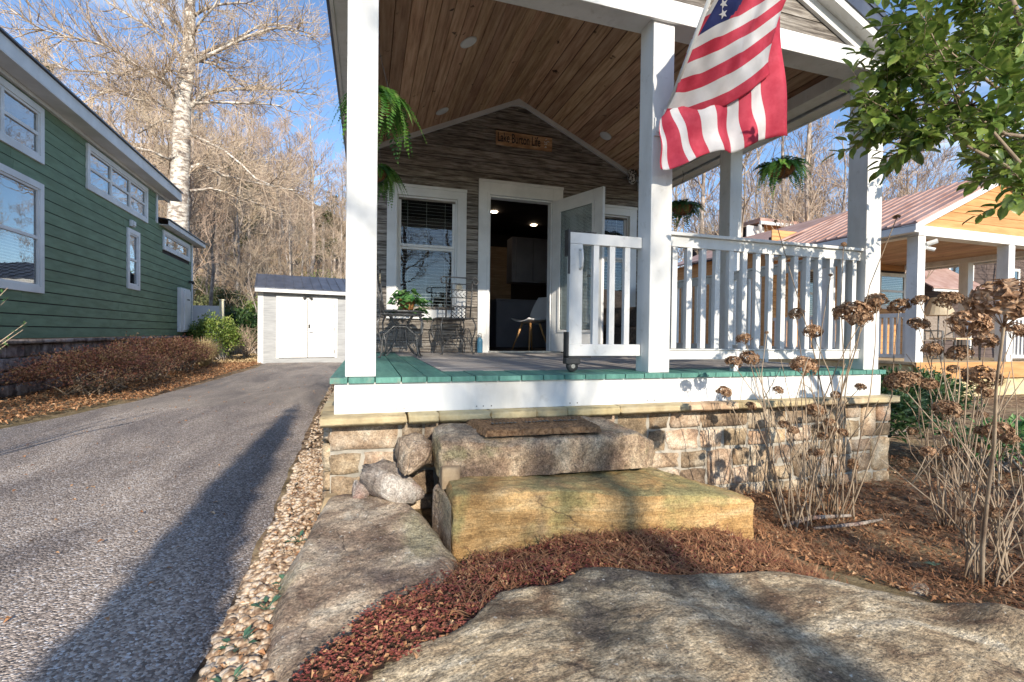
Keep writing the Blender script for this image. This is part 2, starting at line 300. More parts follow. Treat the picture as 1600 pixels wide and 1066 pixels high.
def spread(a, b, n, c, k):              # n samples from a to b, dense about c
    A = math.asinh((a-c)/k); B = math.asinh((b-c)/k); return [c + k*math.sinh(A + (B-A)*i/n) for i in range(n+1)]

DIRT = M('leafy_ground', [(.3,(.075,.045,.028)),(.45,(.17,.105,.062)),(.6,(.30,.20,.12)),(.78,(.44,.34,.22))], 11, rough=.95, bump=1, bscale=40, bdist=.03, spots=[(1.6,.52,.66,(.42,.32,.18),.6),(.5,.50,.62,(.20,.17,.08),.5)])
solo('ground', gridmesh(spread(-160,160,190,0,2.2), spread(-50,190,200,2,2.5), lambda x,y: gz(x,y) - (.03 if -4.6 < x < -.3 and -9 < y < 17 else 0)), DIRT, kind='structure', smooth=True)

# asphalt: a chip-surfaced near stretch and a smoother far stretch
def asphalt(name, lo, mid, hi, agg, bump):
    m = bpy.data.materials.new(name); m.use_nodes = True; nt = m.node_tree; b = nt.nodes['Principled BSDF']
    vec = coord(nt); v = nt.nodes.new('ShaderNodeTexVoronoi'); v.inputs['Scale'].default_value = agg; nt.links.new(vec, v.inputs['Vector'])
    v.inputs['Randomness'].default_value = 1
    sep = nt.nodes.new('ShaderNodeSeparateColor'); nt.links.new(v.outputs['Color'], sep.inputs[0])
    r = ramp(nt, [(0, lo), (.45, mid), (.82, hi), (1, tuple(min(.6, c*1.7) for c in hi))]); nt.links.new(sep.outputs[0], r.inputs[0])
    n = nois(nt, coord(nt, (1.6, .45, 1)), 1.1, 6, .6, .6); r2 = ramp(nt, [(.35,(.55,.53,.56)),(.65,(1.15,1.10,1.08))]); nt.links.new(n, r2.inputs[0])
    c = mixc(nt, 1.0, r.outputs[0], r2.outputs[0], 'MULTIPLY'); nt.links.new(c, b.inputs['Base Color']); b.inputs['Roughness'].default_value = .85
    bp = nt.nodes.new('ShaderNodeBump'); bp.inputs['Strength'].default_value = bump; bp.inputs['Distance'].default_value = .012; bp.invert = True
    nt.links.new(v.outputs['Distance'], bp.inputs['Height']); nt.links.new(bp.outputs[0], b.inputs['Normal']); return m
A1 = asphalt('chip_asphalt', (.15,.125,.105), (.30,.255,.22), (.50,.44,.38), 115, .7)
A2 = asphalt('smooth_asphalt', (.20,.175,.15), (.27,.24,.21), (.34,.305,.265), 150, .3)
def strip(L, R, sag=0):                 # edges as (y, x) samples
    mb = MB(); ys = sorted(set([p[0] for p in L] + [p[0] for p in R]))
    def at(E, y):
        for (y0, x0), (y1, x1) in zip(E, E[1:]):
            if y0 <= y <= y1: return x0 + (x1-x0)*(y-y0)/(y1-y0)
        return E[-1][1] if y > E[-1][0] else E[0][1]
    n = int((ys[-1]-ys[0])/.12); V = []
    for i in range(n+1):
        y = ys[0] + (ys[-1]-ys[0])*i/n; a = at(L, y) + .05*N(3, y*1.7); b = at(R, y) + .035*N(7, y*3)
        for k in range(13): V.append((a + (b-a)*k/12, y, -.045 if k in (0, 12) else .004 + .01*sin(pi*k/12)))
    return mb.add(V, [(j*13+i, j*13+i+1, (j+1)*13+i+1, (j+1)*13+i) for j in range(n) for i in range(12)])
LE = [(-9,-6.5),(3,-4.6),(6.1,-3.62),(7.1,-3.42),(8,-3.25),(11,-3.1),(15,-3.05),(16.4,-3.25)]
RE = [(-9,-.5),(1.5,-.375),(2.4,-.385),(5,-.50),(7.1,-.58),(11,-.60),(16.4,-.35)]
cut = 7.0
solo('driveway', strip([p for p in LE if p[0] <= cut]+[(cut,-3.44)], [p for p in RE if p[0] <= cut]+[(cut,-.575)]), A1, kind='structure', smooth=True)
solo('driveway', strip([(cut,-3.44)]+[p for p in LE if p[0] > cut], [(cut,-.575)]+[p for p in RE if p[0] > cut]), A2, kind='structure', smooth=True)

# ================================================================ CABIN
DZ = .753                                # deck top
cabin = empty('cabin', 'gray wooden cabin with white posts and gabled front porch on a stone base', 'cabin', (1.915, 6.1, 0))
CX = 1.915
# --- foundation: mortar core with a stone skin, cap course on top
core = MB(); core.box(-.19, 4.02, 2.728, 2.95, -.35, .50); core.box(-.19, -.05, 2.95, 10.6, -.2, .50); core.box(3.88, 4.02, 2.95, 10.6, -.2, .50)
found = part('foundation', core, MORTAR, cabin)
def rockmesh(name, mat, seed, cut=2, amp=.10, k=.82):
    bm = bmesh.new(); bmesh.ops.create_cube(bm, size=1); bmesh.ops.subdivide_edges(bm, edges=bm.edges[:], cuts=cut, use_grid_fill=True)
    for v in bm.verts:
        p = v.co.copy(); q = p.normalized()*.62; c = p.lerp(q, 1-k)
        n = Vector((N(p.x*2+seed, p.y*2, p.z*2), N(p.x*2, p.y*2+seed, p.z*2+9), N(p.x*2+5, p.y*2, p.z*2+seed)))
        v.co = c + n*amp
    me = bpy.data.meshes.new(name); bm.to_mesh(me); bm.free(); me.materials.append(mat); me.polygons.foreach_set('use_smooth', [True]*len(me.polygons)); return me
SM = [rockmesh('stone_mesh', STONE, i*3.7+1, 3, .085, .93) for i in range(6)]
CM = [rockmesh('cap_mesh', CAP, i*2.9+4, 2, .05, .95) for i in range(4)]
R = random.Random(5)
def stonewall(par, x0, x1, bands, dep, fn, rot=0):
    def st(a, b, z0, z1):
        g = R.uniform(.014, .026); o = inst('stone', R.choice(SM), par, fn((a+b)/2, (z0+z1)/2, R.uniform(-.008,.010)), (b-a-g, dep, z1-z0-g), (R.uniform(-.03,.03)*(rot == 0), 0, rot + R.choice((0, pi))))
    for z0, z1 in bands:
        u = x0
        while u < x1-.02:
            wd = min(R.uniform(.30,.52), x1-u)
            if x1-(u+wd) < .16: wd = x1-u
            zm = z0+(z1-z0)*R.uniform(.40,.60); q = u+wd*R.uniform(.38,.62); k = R.random()
            if k < .28: st(u, q, z0, z1) if q-u < .24 else (st(u,q,z0,zm), st(u,q,zm,z1)); st(q, u+wd, z0, zm); st(q, u+wd, zm, z1)
            elif k < .5: st(u, q, z0, zm); st(u, q, zm, z1); st(q, u+wd, z0, z1)
            elif k < .75: st(u, u+wd, zm, z1); st(u, q, z0, zm); st(q, u+wd, z0, zm)
            else: st(u, q, zm, z1); st(q, u+wd, zm, z1); q2 = u+wd*R.uniform(.3,.7); st(u, q2, z0, zm); st(q2, u+wd, z0, zm)
            u += wd
stonewall(found, -.20, 4.03, [(-.34,-.05),(-.05,.22),(.22,.497)], .10, lambda u,z,e: (u, 2.765-e, z))
stonewall(found, 2.80, 7.4, [(-.02,.22),(.22,.497)], .10, lambda u,z,e: (-.185, u, z), pi/2)
u = -.245
for wd in (.46,.175,.30,.28,.20,.36,.52,.40,.33,.45,.44,.335):
    inst('cap_stone', R.choice(CM), found, (u+wd/2, 2.735, .525), (wd-.008, .21, .056)); u += wd
for k in range(11): inst('cap_stone', R.choice(CM), found, (-.165, 2.88+.42*k+.2, .525), (.17, .41, .05))
# --- deck
fas = MB(); fas.box(-.171, 3.91, 2.715, 2.75, .552, .722)
fsc = part('deck_fascia', fas, WHITE, cabin, bevel=.003)
nl = MB()
for x in (.16,.20,.62,.66,.71,1.22,1.27,1.78,1.83,2.35,2.40,2.95,3.0,3.5,3.56): nl.lathe([(.0,0),(.004,0),(.004,.0015),(.0,.002)], (0,0,0), 8); n_ = 32; q = len(nl.v)-32; nl.v[q:] = [(x+a, 2.7148-c, .572+R.uniform(-.006,.01)*0+b) for a,b,c in nl.v[q:]]
part('nail', nl, METALK, fsc, kind='stuff')
f2 = MB(); f2.box(-.171, -.135, 2.751, 10.5, .552, .722); part('deck_fascia', f2, WHITE, cabin, bevel=.003)
f3 = MB(); f3.box(3.875, 3.911, 2.751, 6.2, .552, .722); part('deck_fascia', f3, WHITE, cabin, bevel=.003)
jst = MB(); jst.box(-.12, 3.86, 2.76, 6.08, .60, .716)
deck = part('deck', jst, DARK, cabin)
def board(mat, x0, x1, y0, y1): plank('deck_board', mat, deck, x0+.003, x1-.003, y0+.003, y1-.003, .722, DZ + R.uniform(-.002,.001))
board(TEAL, -.195, -.10, 2.69, 6.09)
for k in range(3): board(TEAL, -.10+k*.1415, -.10+(k+1)*.1415, 2.69, 6.09)
k = 3
while -.10+k*.1415 < 3.92:
    x = -.10+k*.1415; board(TEAL, x, min(x+.1415, 3.935), 2.69, 3.09 if k > 3 else 5.15); k += 1
y = 3.09
while y < 6.05:
    y1 = min(y+.14, 6.09); xs = [.4665, R.choice((2.2, 2.9, 3.4)), 3.935]
    for a, b in zip(xs, xs[1:]): board(DECKG, a, b, y, y1)
    y = y1
board(DECKG, .3245, .4665, 5.15, 6.09)
# --- posts, beam
def post(x0, x1, y0, y1, z1=3.12):
    m = MB(); m.box(x0, x1, y0, y1, DZ, z1); return part('post', m, WHITE, cabin, bevel=.005)
post(-.117, .046, 2.74, 2.90); post(1.80, 1.962, 2.74, 2.90); post(3.755, 3.915, 2.74, 2.90)
post(3.755, 3.915, 4.22, 4.385); post(-.117, .046, 4.22, 4.385)
bm_ = MB(); bm_.box(-.125, 3.93, 2.74, 2.93, 3.12, 3.235); part('beam', bm_, WHITE, cabin, bevel=.003)
bm_ = MB(); bm_.box(-.14, 3.95, 2.715, 2.738, 3.09, 3.235); part('frieze_board', bm_, WHITE, cabin, bevel=.003)
for x0 in (-.125, 3.755):
    m = MB(); m.box(x0, x0+.165, 2.932, 6.08, 3.12, 3.235); part('beam', m, WHITE, cabin, bevel=.003)
# --- porch ceiling boards (run front to back on both slopes)
SL = .46; ZR = 4.15
def ceilz(x): return ZR - SL*abs(x-CX)
back = MB()
for s in (-1, 1):
    xa, xb = CX, CX + s*2.03
    back.add([(xa, 2.95, ceilz(xa)+.02), (xb, 2.95, ceilz(xb)+.02), (xb, 6.16, ceilz(xb)+.02), (xa, 6.16, ceilz(xa)+.02)], [(0,1,2,3)])
ceiling = part('ceiling', back, DARK, cabin)
ang = math.atan(SL); slen = 2.03/cos(ang); bw = .128
for s in (-1, 1):
    k = 0
    while k*bw < slen:
        w_ = min(bw, slen-k*bw); t = (k*bw + w_/2)*cos(ang); x = CX + s*t
        inst('ceiling_board', unit(CEIL), ceiling, (x, 4.55, ceilz(x)+.008), (w_-.009, 3.2, .016), (0, s*ang, 0)); k += 1
m = MB()
for s in (-1, 1):
    m.prism([(CX, ZR-.0), (CX+s*2.0, ceilz(CX+2.0)), (CX+s*2.0, ceilz(CX+2.0)-.055), (CX+s*.10, ceilz(CX+.10)-.055), (CX, ZR-.085)], 'y', 6.035, 6.078)
part('ceiling_trim', m, TRIM, cabin)
WARM = emis('warm_lamp', (1, .62, .30), 1.6)
for x, y in ((.86, 4.27), (.83, 5.65), (2.97, 4.27), (3.0, 5.65)):
    s = -1 if x < CX else 1
    e = MB(); e.lathe([(.082, 0), (.080, -.008), (.062, -.010)], (0,0,0), 24); f = MB(); f.lathe([(.060, -.0085), (.055, -.004)], (0,0,0), 24)
    T = Matrix.Translation((x, y, ceilz(x)-.002)) @ Matrix.Rotation(s*ang, 4, 'Y')
    for b in (e, f): b.v = [tuple(T @ Vector(p)) for p in b.v]
    rl = part('recessed_light', e, TRIM, cabin, smooth=True); part('lamp_disc', f, WARM, rl)
# --- back wall: plank siding round openings (door 1.528..2.429, windows)
OPN = [(.34, 1.10, 1.30, 2.73), (1.528, 2.429, DZ, 2.841), (2.75, 3.62, 1.30, 2.73)]
shell = MB()
def wallface(y0, y1, mb):
    xs = sorted({-.12, 3.95, *[o[0] for o in OPN], *[o[1] for o in OPN]})
    for a, b in zip(xs, xs[1:]):
        cuts = [o for o in OPN if o[0] <= a and o[1] >= b]
        z = DZ
        for o in cuts:
            if o[2] > z+.001: mb.box(a, b, y0, y1, z, o[2])
            z = o[3]
        mb.prism([(a, z), (b, z)] + ([(b, ceilz(b)), (CX, ZR), (a, ceilz(a))] if a < CX < b else [(b, ceilz(b)), (a, ceilz(a))]), 'y', y0, y1)
wallface(6.105, 6.20, shell)
bw_ = part('front_wall', shell, DARK, cabin)
z = DZ; ph = .148
while z < 4.1:
    segs = []; x0, x1 = -.12, 3.95
    zt = z + ph
    if zt > ceilz(x0): d = (ZR - zt)/SL; x0, x1 = CX-max(d,0), CX+max(d,0)
    if z > ceilz(-.12):
        d0 = (ZR - z)/SL
    else: d0 = None
    cs = [o for o in OPN if o[2] < z+ph*.6 and o[3] > z+ph*.4]
    a = x0
    for o in sorted(cs): segs.append((a, o[0])); a = o[1]
    segs.append((a, x1))
    for a, b in segs:
        if b - a > .06:
            tilt = R.uniform(-.001,.001)
            plank('siding_board', SIDE, bw_, a, b, 6.082+tilt, 6.104, z+.006, zt-.004)
    if d0 is not None or zt > ceilz(-.12):          # sloping ends as wedges
        xo = CX - (ZR - z)/SL if z > ceilz(-.12) else -.12
        for s in (-1, 1):
            wz = MB(); A = (CX+s*(CX-x0), zt-.003); B = (CX+s*(CX-xo), z+.004); C_ = (CX+s*(CX-x0), z+.004)
            wz.prism([A, B, C_], 'y', 6.0825, 6.1035); part('siding_board', wz, SIDE, bw_)
    z = zt
# --- door casing
def casing(par, name, x0, x1, z0, z1, wl, wt, y=6.08, mat=TRIM, bottom=False):
    m = MB(); o = .0
    m.box(x0-wl, x0, y-.028, y, z0, z1+wt); m.box(x1, x1+wl, y-.028, y, z0, z1+wt); m.box(x0, x1, y-.028, y, z1, z1+wt)
    m.box(x0-wl-.004, x1+wl+.004, y-.040, y-.029, z1+wt-.03, z1+wt+.006)
    m.box(x0-.03, x0, y-.036, y-.0285, z0, z1+.03); m.box(x1, x1+.03, y-.036, y-.0285, z0, z1+.03); m.box(x0, x1, y-.036, y-.0285, z1, z1+.03)
    if bottom: m.box(x0-wl, x1+wl, y-.036, y, z0-.12, z0)
    m.box(x0, x0+.022, y+.001, y+.12, z0, z1); m.box(x1-.022, x1, y+.001, y+.12, z0, z1); m.box(x0+.022, x1-.022, y+.001, y+.12, z1-.022, z1)
    return part(name, m, mat, par, bevel=.002)
casing(cabin, 'door_frame', 1.528, 2.429, DZ, 2.841, .145, .19)
m = MB(); m.box(1.528, 2.429, 6.04, 6.2, DZ+.001, DZ+.022); part('door_sill', m, CHROME, cabin)
# --- windows with two sashes, panes and blind slats
def window(x0, x1, z0, z1, zm):
    wn = casing(cabin, 'window', x0, x1, z0, z1, .12, .13, bottom=True)
    for (a, b, y) in ((z0, zm, 6.13), (zm, z1, 6.105)):
        f = MB(); t = .032
        f.box(x0+.023, x0+.023+t, y, y+.03, a, b); f.box(x1-.023-t, x1-.023, y, y+.03, a, b)
        f.box(x0+.023+t, x1-.023-t, y, y+.03, a, a+t); f.box(x0+.023+t, x1-.023-t, y, y+.03, b-t, b)
        part('sash', f, TRIM, wn, bevel=.002)
        p = MB(); p.box(x0+.05, x1-.05, y+.012, y+.016, a+.03, b-.03); part('pane', p, GLASS, wn)
    zz = z1-.06
    while zz > z0+.05:
        s = inst('blind_slat', unit(BLIND), wn, ((x0+x1)/2, 6.20, zz), (x1-x0-.06, .040, .0022), (radians(14), 0, 0)); zz -= .043
    for xx in (x0+.14, (x0+x1)/2, x1-.14):
        c = MB(); c.tube([(xx, 6.178, z0+.03), (xx, 6.178, z1-.04)], .0018, 4); part('blind_cord', c, BLIND, wn)
window(.34, 1.10, 1.30, 2.73, 2.10); window(2.75, 3.62, 1.30, 2.73, 2.10)
# --- open door leaf
door = None
dm = MB(); dw = .895
def leafbox(m, a0, a1, b0, b1, z0, z1): m.box(a0, a1, b0, b1, z0, z1)
for a0, a1, z0, z1 in ((0,.14,0,2.06),(dw-.14,dw,0,2.06),(.14,dw-.14,0,.28),(.14,dw-.14,1.90,2.06)): dm.box(a0,a1,0,.044,z0,z1)
def xf(mb, T): mb.v = [tuple(T @ Vector(p)) for p in mb.v]; return mb
TD = Matrix.Translation((2.425, 6.06, DZ+.02)) @ Matrix.Rotation(atan2(-.93, .36), 4, 'Z')
door = part('door', xf(dm, TD), TRIM, cabin, bevel=.003)
g = MB()
for s0, s1 in ((-.012, .0), (.0442, .056)):
    for a0, a1, z0, z1 in ((.125,.165,.26,1.92),(dw-.165,dw-.125,.26,1.92),(.165,dw-.165,.26,.295),(.165,dw-.165,1.885,1.92)): g.box(a0,a1,s0,s1,z0,z1)
part('glazing_bead', xf(g, TD), TRIM, door, bevel=.002)
for s in (.008, .034): p = MB(); p.box(.142, dw-.142, s, s+.003, .282, 1.898); part('pane', xf(p, TD), GLASS, door)
for i in range(88):
    zz = .31 + i*.018; c = TD @ Vector((dw/2, .0225, zz)); inst('blind_slat', unit(BLIND), door, c, (dw-.33, .017, .0012), (radians(58), 0, atan2(-.93, .36)))
for sd_ in (-1, 1):
    yy = -.012 if sd_ < 0 else .046
    k = MB(); k.box(dw-.11, dw-.045, yy-.006, yy+.014, 1.13, 1.30); part('keypad_lock', xf(k, TD), BLACK, door, bevel=.008)
    k = MB(); y2 = -.02 if sd_ < 0 else .064; k.lathe([(.028,0),(.028,.008)], (0,0,0), 16); xf(k, Matrix.Translation((dw-.078, -.002 if sd_<0 else .046, .97)) @ Matrix.Rotation(pi/2 if sd_<0 else -pi/2, 4, 'X'))
    k.tube([(dw-.078, y2+.0, .97), (dw-.078, y2-sd_*(-.025), .97), (dw-.19, y2-sd_*(-.03), .965)], .009, 8); part('handle', xf(k, TD), CHROME, door, smooth=True)
# --- gable front: siding, rakes, soffits, roof
def roofz(x, off=0): return 4.08 + off - SL*abs(x-CX)     # underside of the rake soffit
brd = .135; z = 3.236
gab = MB(); gab.prism([(-.1, 3.236), (3.93, 3.236), (CX, 4.08)], 'y', 2.768, 2.776)
gable = part('gable', gab, DARK, cabin)
while z < 4.0:
    h = (3.99-z)/SL; h2 = max((3.99-z-brd)/SL, 0)
    b = MB(); b.prism([(CX-h, z+.004), (CX+h, z+.004), (CX+h2, z+brd-.004), (CX-h2, z+brd-.004)] if h2 > 0 else [(CX-h, z+.004), (CX+h, z+.004), (CX, z+h*SL)], 'y', 2.745, 2.767)
    part('siding_board', b, SIDE, gable); z += brd
OV, EX = 2.63, 2.16                       # front overhang y, half width to the eave
rf = MB()
for s in (-1, 1):
    rf.prism([(CX, 4.275), (CX+s*(EX+.03), 4.275-SL*(EX+.03)), (CX+s*(EX+.03), 4.25-SL*(EX+.03)), (CX, 4.25)], 'y', OV-.02, 10.7)
roof = part('roof', rf, ROOFD, cabin)
for s in (-1, 1):
    rb = MB()
    for i in range(36):
        yy = OV + .23*i; rb.bar((CX+s*.02, yy, 4.285-SL*.02), (CX+s*EX, yy, 4.285-SL*EX), .03, .02)
    part('roof_rib', rb, ROOFD, roof, kind='stuff')
    m = MB(); m.prism([(CX, 4.249), (CX+s*(EX+.02), 4.249-SL*(EX+.02)), (CX+s*(EX+.02), 4.135-SL*(EX+.02)), (CX, 4.135)], 'y', OV-.012, OV-.002); part('metal_edge', m, ROOFD, cabin)
    m = MB(); m.prism([(CX, 4.24), (CX+s*EX, 4.24-SL*EX), (CX+s*EX, 4.07-SL*EX), (CX, 4.07)], 'y', OV, OV+.022); part('rake_fascia', m, WHITE, cabin)
    m = MB(); m.prism([(CX, 4.10), (CX+s*(EX-.03), 4.10-SL*(EX-.03)), (CX+s*(EX-.03), 4.082-SL*(EX-.03)), (CX, 4.082)], 'y', OV+.023, 2.768); part('rake_soffit', m, WHITE, cabin)
    m = MB(); m.prism([(CX, 4.08), (CX+s*2.06, 4.08-SL*2.06), (CX+s*1.92, 3.995-SL*1.92), (CX, 3.995)], 'y', 2.718, 2.7445); part('rake_trim', m, WHITE, cabin)
    xx = CX+s*EX
    m = MB(); m.box(min(xx, xx-s*.022), max(xx, xx-s*.022), OV+.023, 10.7, 4.07-SL*EX, 4.20-SL*EX); part('eave_fascia', m, WHITE, cabin)
    m = MB(); m.box(min(xx-s*.002, xx+s*.03), max(xx-s*.002, xx+s*.03), OV, 10.7, 4.16-SL*EX, 4.205-SL*EX); part('metal_edge', m, ROOFD, cabin)
    m = MB(); xi = CX+s*2.02; m.box(min(xx-s*.023, xi), max(xx-s*.023, xi), OV+.03, 10.6, 4.085-SL*EX, 4.10-SL*EX); part('eave_soffit', m, WHITE, cabin)
# --- body of the cabin and the room seen through the door
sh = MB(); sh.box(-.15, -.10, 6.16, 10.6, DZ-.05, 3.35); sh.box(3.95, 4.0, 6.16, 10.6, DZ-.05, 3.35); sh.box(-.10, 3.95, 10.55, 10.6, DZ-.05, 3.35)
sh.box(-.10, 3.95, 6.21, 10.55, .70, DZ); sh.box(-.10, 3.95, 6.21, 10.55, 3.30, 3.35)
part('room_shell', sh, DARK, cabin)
sd2 = MB(); sd2.box(-.175, -.151, 6.12, 10.6, DZ, 3.35); part('side_wall', sd2, SIDE, cabin)
cb = MB(); cb.box(-.18, -.10, 6.075, 6.12, DZ, 3.3); part('corner_board', cb, SIDE, cabin)
TAN = M('interior_plank', [(.3,(.26,.17,.11)),(.7,(.36,.25,.17))], 6, (.6,1,6), rough=.7, bump=.1, rand=5, var=.1)
KIT = M('kitchen_cabinet', [(.3,(.20,.185,.21)),(.7,(.24,.225,.25))], 3, rough=.5, bump=0)
for i in range(9): plank('interior_board', TAN, cabin, 1.9, 3.0, 9.9, 9.92, 1.55+i*.15, 1.696+i*.15)
m = MB(); m.box(2.62, 3.45, 8.6, 8.95, 2.0, 2.86); kc = part('wall_cabinet', m, KIT, cabin, bevel=.006)
m = MB(); m.box(2.70, 3.02, 8.575, 8.598, 2.03, 2.83); m.box(3.04, 3.40, 8.575, 8.598, 2.03, 2.83); part('cabinet_door', m, KIT, kc, bevel=.004)
m = MB(); m.box(2.3, 3.45, 8.5, 9.0, DZ, 1.62); m.box(2.28, 3.45, 8.47, 9.02, 1.62, 1.66); part('counter', m, KIT, cabin, bevel=.004)
m = MB(); m.box(1.70, 2.15, 8.9, 9.4, DZ, 2.3); part('refrigerator', m, BLACK, cabin, bevel=.01)
LIT = emis('interior_lamp', (1, .80, .55), 9)
for x, y, z in ((2.25, 8.56, 3.29), (3.30, 9.3, 3.29)):
    m = MB(); m.lathe([(.07,0),(.06,-.012)], (x,y,z), 20); part('ceiling_lamp', m, LIT, cabin)
# --- railings
def railing(name, A, B, n, label=None):
    A = Vector(A); B = Vector(B); d = (B-A).normalized(); ang_ = atan2(d.y, d.x)
    m = MB(); m.bar(A+Vector((0,0,1.655)), B+Vector((0,0,1.655)), .04, .075); m.bar(A+Vector((0,0,1.704)), B+Vector((0,0,1.704)), .085, .022)
    rl_ = part(name, m, WHITE, cabin, bevel=.003)
    m = MB(); m.bar(A+Vector((0,0,.872)), B+Vector((0,0,.872)), .04, .065); m.bar(A+Vector((0,0,.909)), B+Vector((0,0,.909)), .06, .008); part('bottom_rail', m, WHITE, rl_, bevel=.002)
    for i in range(n):
        p = A.lerp(B, (i+.5)/n); inst('baluster', unit(WHITE), rl_, (p.x, p.y, 1.266), (.040, .034, .70), (0,0,ang_))
    for t in (.33, .67):
        p = A.lerp(B, t); m = MB(); m.box(p.x-.02, p.x+.02, p.y-.02, p.y+.02, DZ, .838); part('rail_foot', m, WHITE, rl_)
railing('railing', (1.965, 2.80, 0), (3.752, 2.80, 0), 15)
railing('railing', (3.835, 2.905, 0), (3.835, 4.217, 0), 10)
railing('railing', (3.835, 4.39, 0), (3.835, 6.04, 0), 13)
# --- gate on a caster
gt = MB(); GY = 2.86
gt.box(1.26, 1.355, GY-.02, GY+.02, .94, 1.60); gt.box(1.26, 1.795, GY-.022, GY+.022, 1.60, 1.675); gt.box(1.26, 1.795, GY-.022, GY+.022, .862, .94)
gate = part('gate', gt, WHITE, cabin, bevel=.003)
for x in (1.455, 1.575, 1.69): inst('baluster', unit(WHITE), gate, (x, GY, 1.27), (.040, .034, .658))
m = MB(); m.box(1.245, 1.259, GY-.03, GY+.03, 1.52, 1.69); m.box(1.245, 1.262, GY-.025, GY-.023, 1.40, 1.52); m.box(1.25, 1.45, GY-.024, GY+.024, 1.676, 1.682); part('latch', m, BLACK, gate)
m = MB(); m.tube([(1.335,GY-.021,1.565),(1.335,GY-.05,1.555),(1.337,GY-.055,1.50),(1.335,GY-.05,1.445),(1.335,GY-.021,1.435)], .008, 8); part('handle', m, TRIM, gate, smooth=True)
m = MB(); m.box(1.243, 1.259, GY-.026, GY+.026, .84, 1.02); m.box(1.243, 1.42, GY-.026, GY+.026, .852, .861); part('corner_bracket', m, BLACK, gate)
m = MB(); m.box(1.24, 1.345, GY-.03, GY+.03, .808, .848); ft = part('caster', m, BLACK, gate, bevel=.006)
m = MB(); m.lathe([(.012,-.02),(.036,-.018),(.040,0),(.036,.018),(.012,.02)], (0,0,0), 20); xf(m, Matrix.Translation((1.295, GY, .7945)) @ Matrix.Rotation(pi/2, 4, 'X')); part('caster', m, BLACK, gate, smooth=True)
m = MB(); m.lathe([(.014,-.022),(.014,.022)], (0,0,0), 12); xf(m, Matrix.Translation((1.295, GY, .7945)) @ Matrix.Rotation(pi/2, 4, 'X')); part('caster_hub', m, CHROME, gate)
# ================================================================ GREEN HOUSE (local frame: x out of the wall, y along it)
gh = empty('green_house', 'long dark green sided house with white trimmed windows across the driveway', 'house', (-4.93, 8.4, 0), math.atan2(.0593, .998), local=True)
Y0, Y1, EX1 = -3.2, 9.4, .188
m = MB(); m.box(-3.6, -.03, Y0, Y1, .84, 3.9); m.box(-3.6, -.03, Y0, 6.2, 3.9, 4.62); body = part('wall_core', m, DARK, gh)
GW = [(-.9,1.05,3.62,4.50),(-1.1,1.04,1.56,3.30),(2.45,5.48,3.64,4.50),(4.28,4.98,1.93,3.30),(6.62,9.09,3.19,3.72)]
z = .84
while z < 4.6:
    zt = min(z+EX1, 4.6); yy1 = Y1-.09 if z < 3.80 else 6.1
    segs = []; a = Y0
    for o in sorted(o for o in GW if o[2] < z+.10 and o[3] > z+.09):
        if o[0] > a: segs.append((a, o[0]))
        a = max(a, o[1])
    segs.append((a, yy1))
    for a, b in segs:
        c = a
        while c < b-.02:
            d = min(c + R.uniform(3.2, 3.8), b)
            if b-d < .6: d = b
            if d - c > .02: inst('siding_board', unit(GREEN), gh, (-.012, (c+d)/2, (z+zt)/2), (.015, d-c-.005, (zt-z)-.018), (0, radians(3.4), 0))
            c = d
    z = zt
m = MB(); m.box(-.03, .02, Y1-.09, Y1+.02, .84, 3.86); part('corner_trim', m, TRIM, gh, bevel=.003)
m = MB(); m.box(-.03, .02, 6.1, 6.2, 3.80, 4.6); part('corner_trim', m, TRIM, gh, bevel=.003)
m = MB(); m.box(.06, .33, Y0, 7.0, 4.60, 4.615); m.box(.305, .33, Y0, 7.0, 4.616, 4.83); m.box(-.0, .06, Y0, 7.0, 4.54, 4.60); m.box(-3.0,.33,7.0,7.02,4.60,4.83); part('eave_trim', m, TRIM, gh, bevel=.003)
m = MB(); m.prism([(.37, 4.835), (.37, 4.86), (-3.6, 5.60), (-3.6, 5.57)], 'y', Y0, 7.06); part('roof', m, ROOFD, gh)
m = MB(); m.box(-.0, .22, 6.35, 10.1, 3.80, 3.815); m.box(.20, .22, 6.35, 10.1, 3.816, 3.93); m.box(-3.6, .22, 10.08, 10.1, 3.80, 3.93); part('eave_trim', m, TRIM, gh, bevel=.003)
m = MB(); m.prism([(.26, 3.935), (.26, 3.96), (-3.6, 4.5), (-3.6, 4.47)], 'y', 6.32, 10.14); part('roof', m, ROOFD, gh)
m = MB(); m.box(-.2, -.035, Y0, Y1, -.1, .80); gf = part('foundation', m, MORTAR, gh)
GST = [rockmesh('stone_mesh', M('dark_wall_stone', [(.3,(.12,.09,.08)),(.5,(.26,.20,.175)),(.75,(.38,.32,.29))], 6, rough=.9, bump=.8, bscale=20, bdist=.02, rand=50, var=.3, hue=.02), 8+i, 2, .11, .86) for i in range(4)]
for ri, (a, b) in enumerate([(0,.19),(.19,.38),(.38,.57),(.57,.765)]):
    u = Y0
    while u < Y1:
        wd = R.uniform(.2,.42); inst('stone', R.choice(GST), gf, (-.02, u+wd/2, (a+b)/2), (.10, wd-.018, b-a-.018)); u += wd
u = Y0
while u < Y1:
    wd = R.uniform(.6,1.1); inst('cap_stone', R.choice(GST), gf, (.0, u+wd/2, .80), (.20, wd-.012, .07)); u += wd
ROOM = M('dim_room', [(.3,(.02,.022,.03)),(.7,(.05,.052,.06))], 2, rough=.6, bump=0)
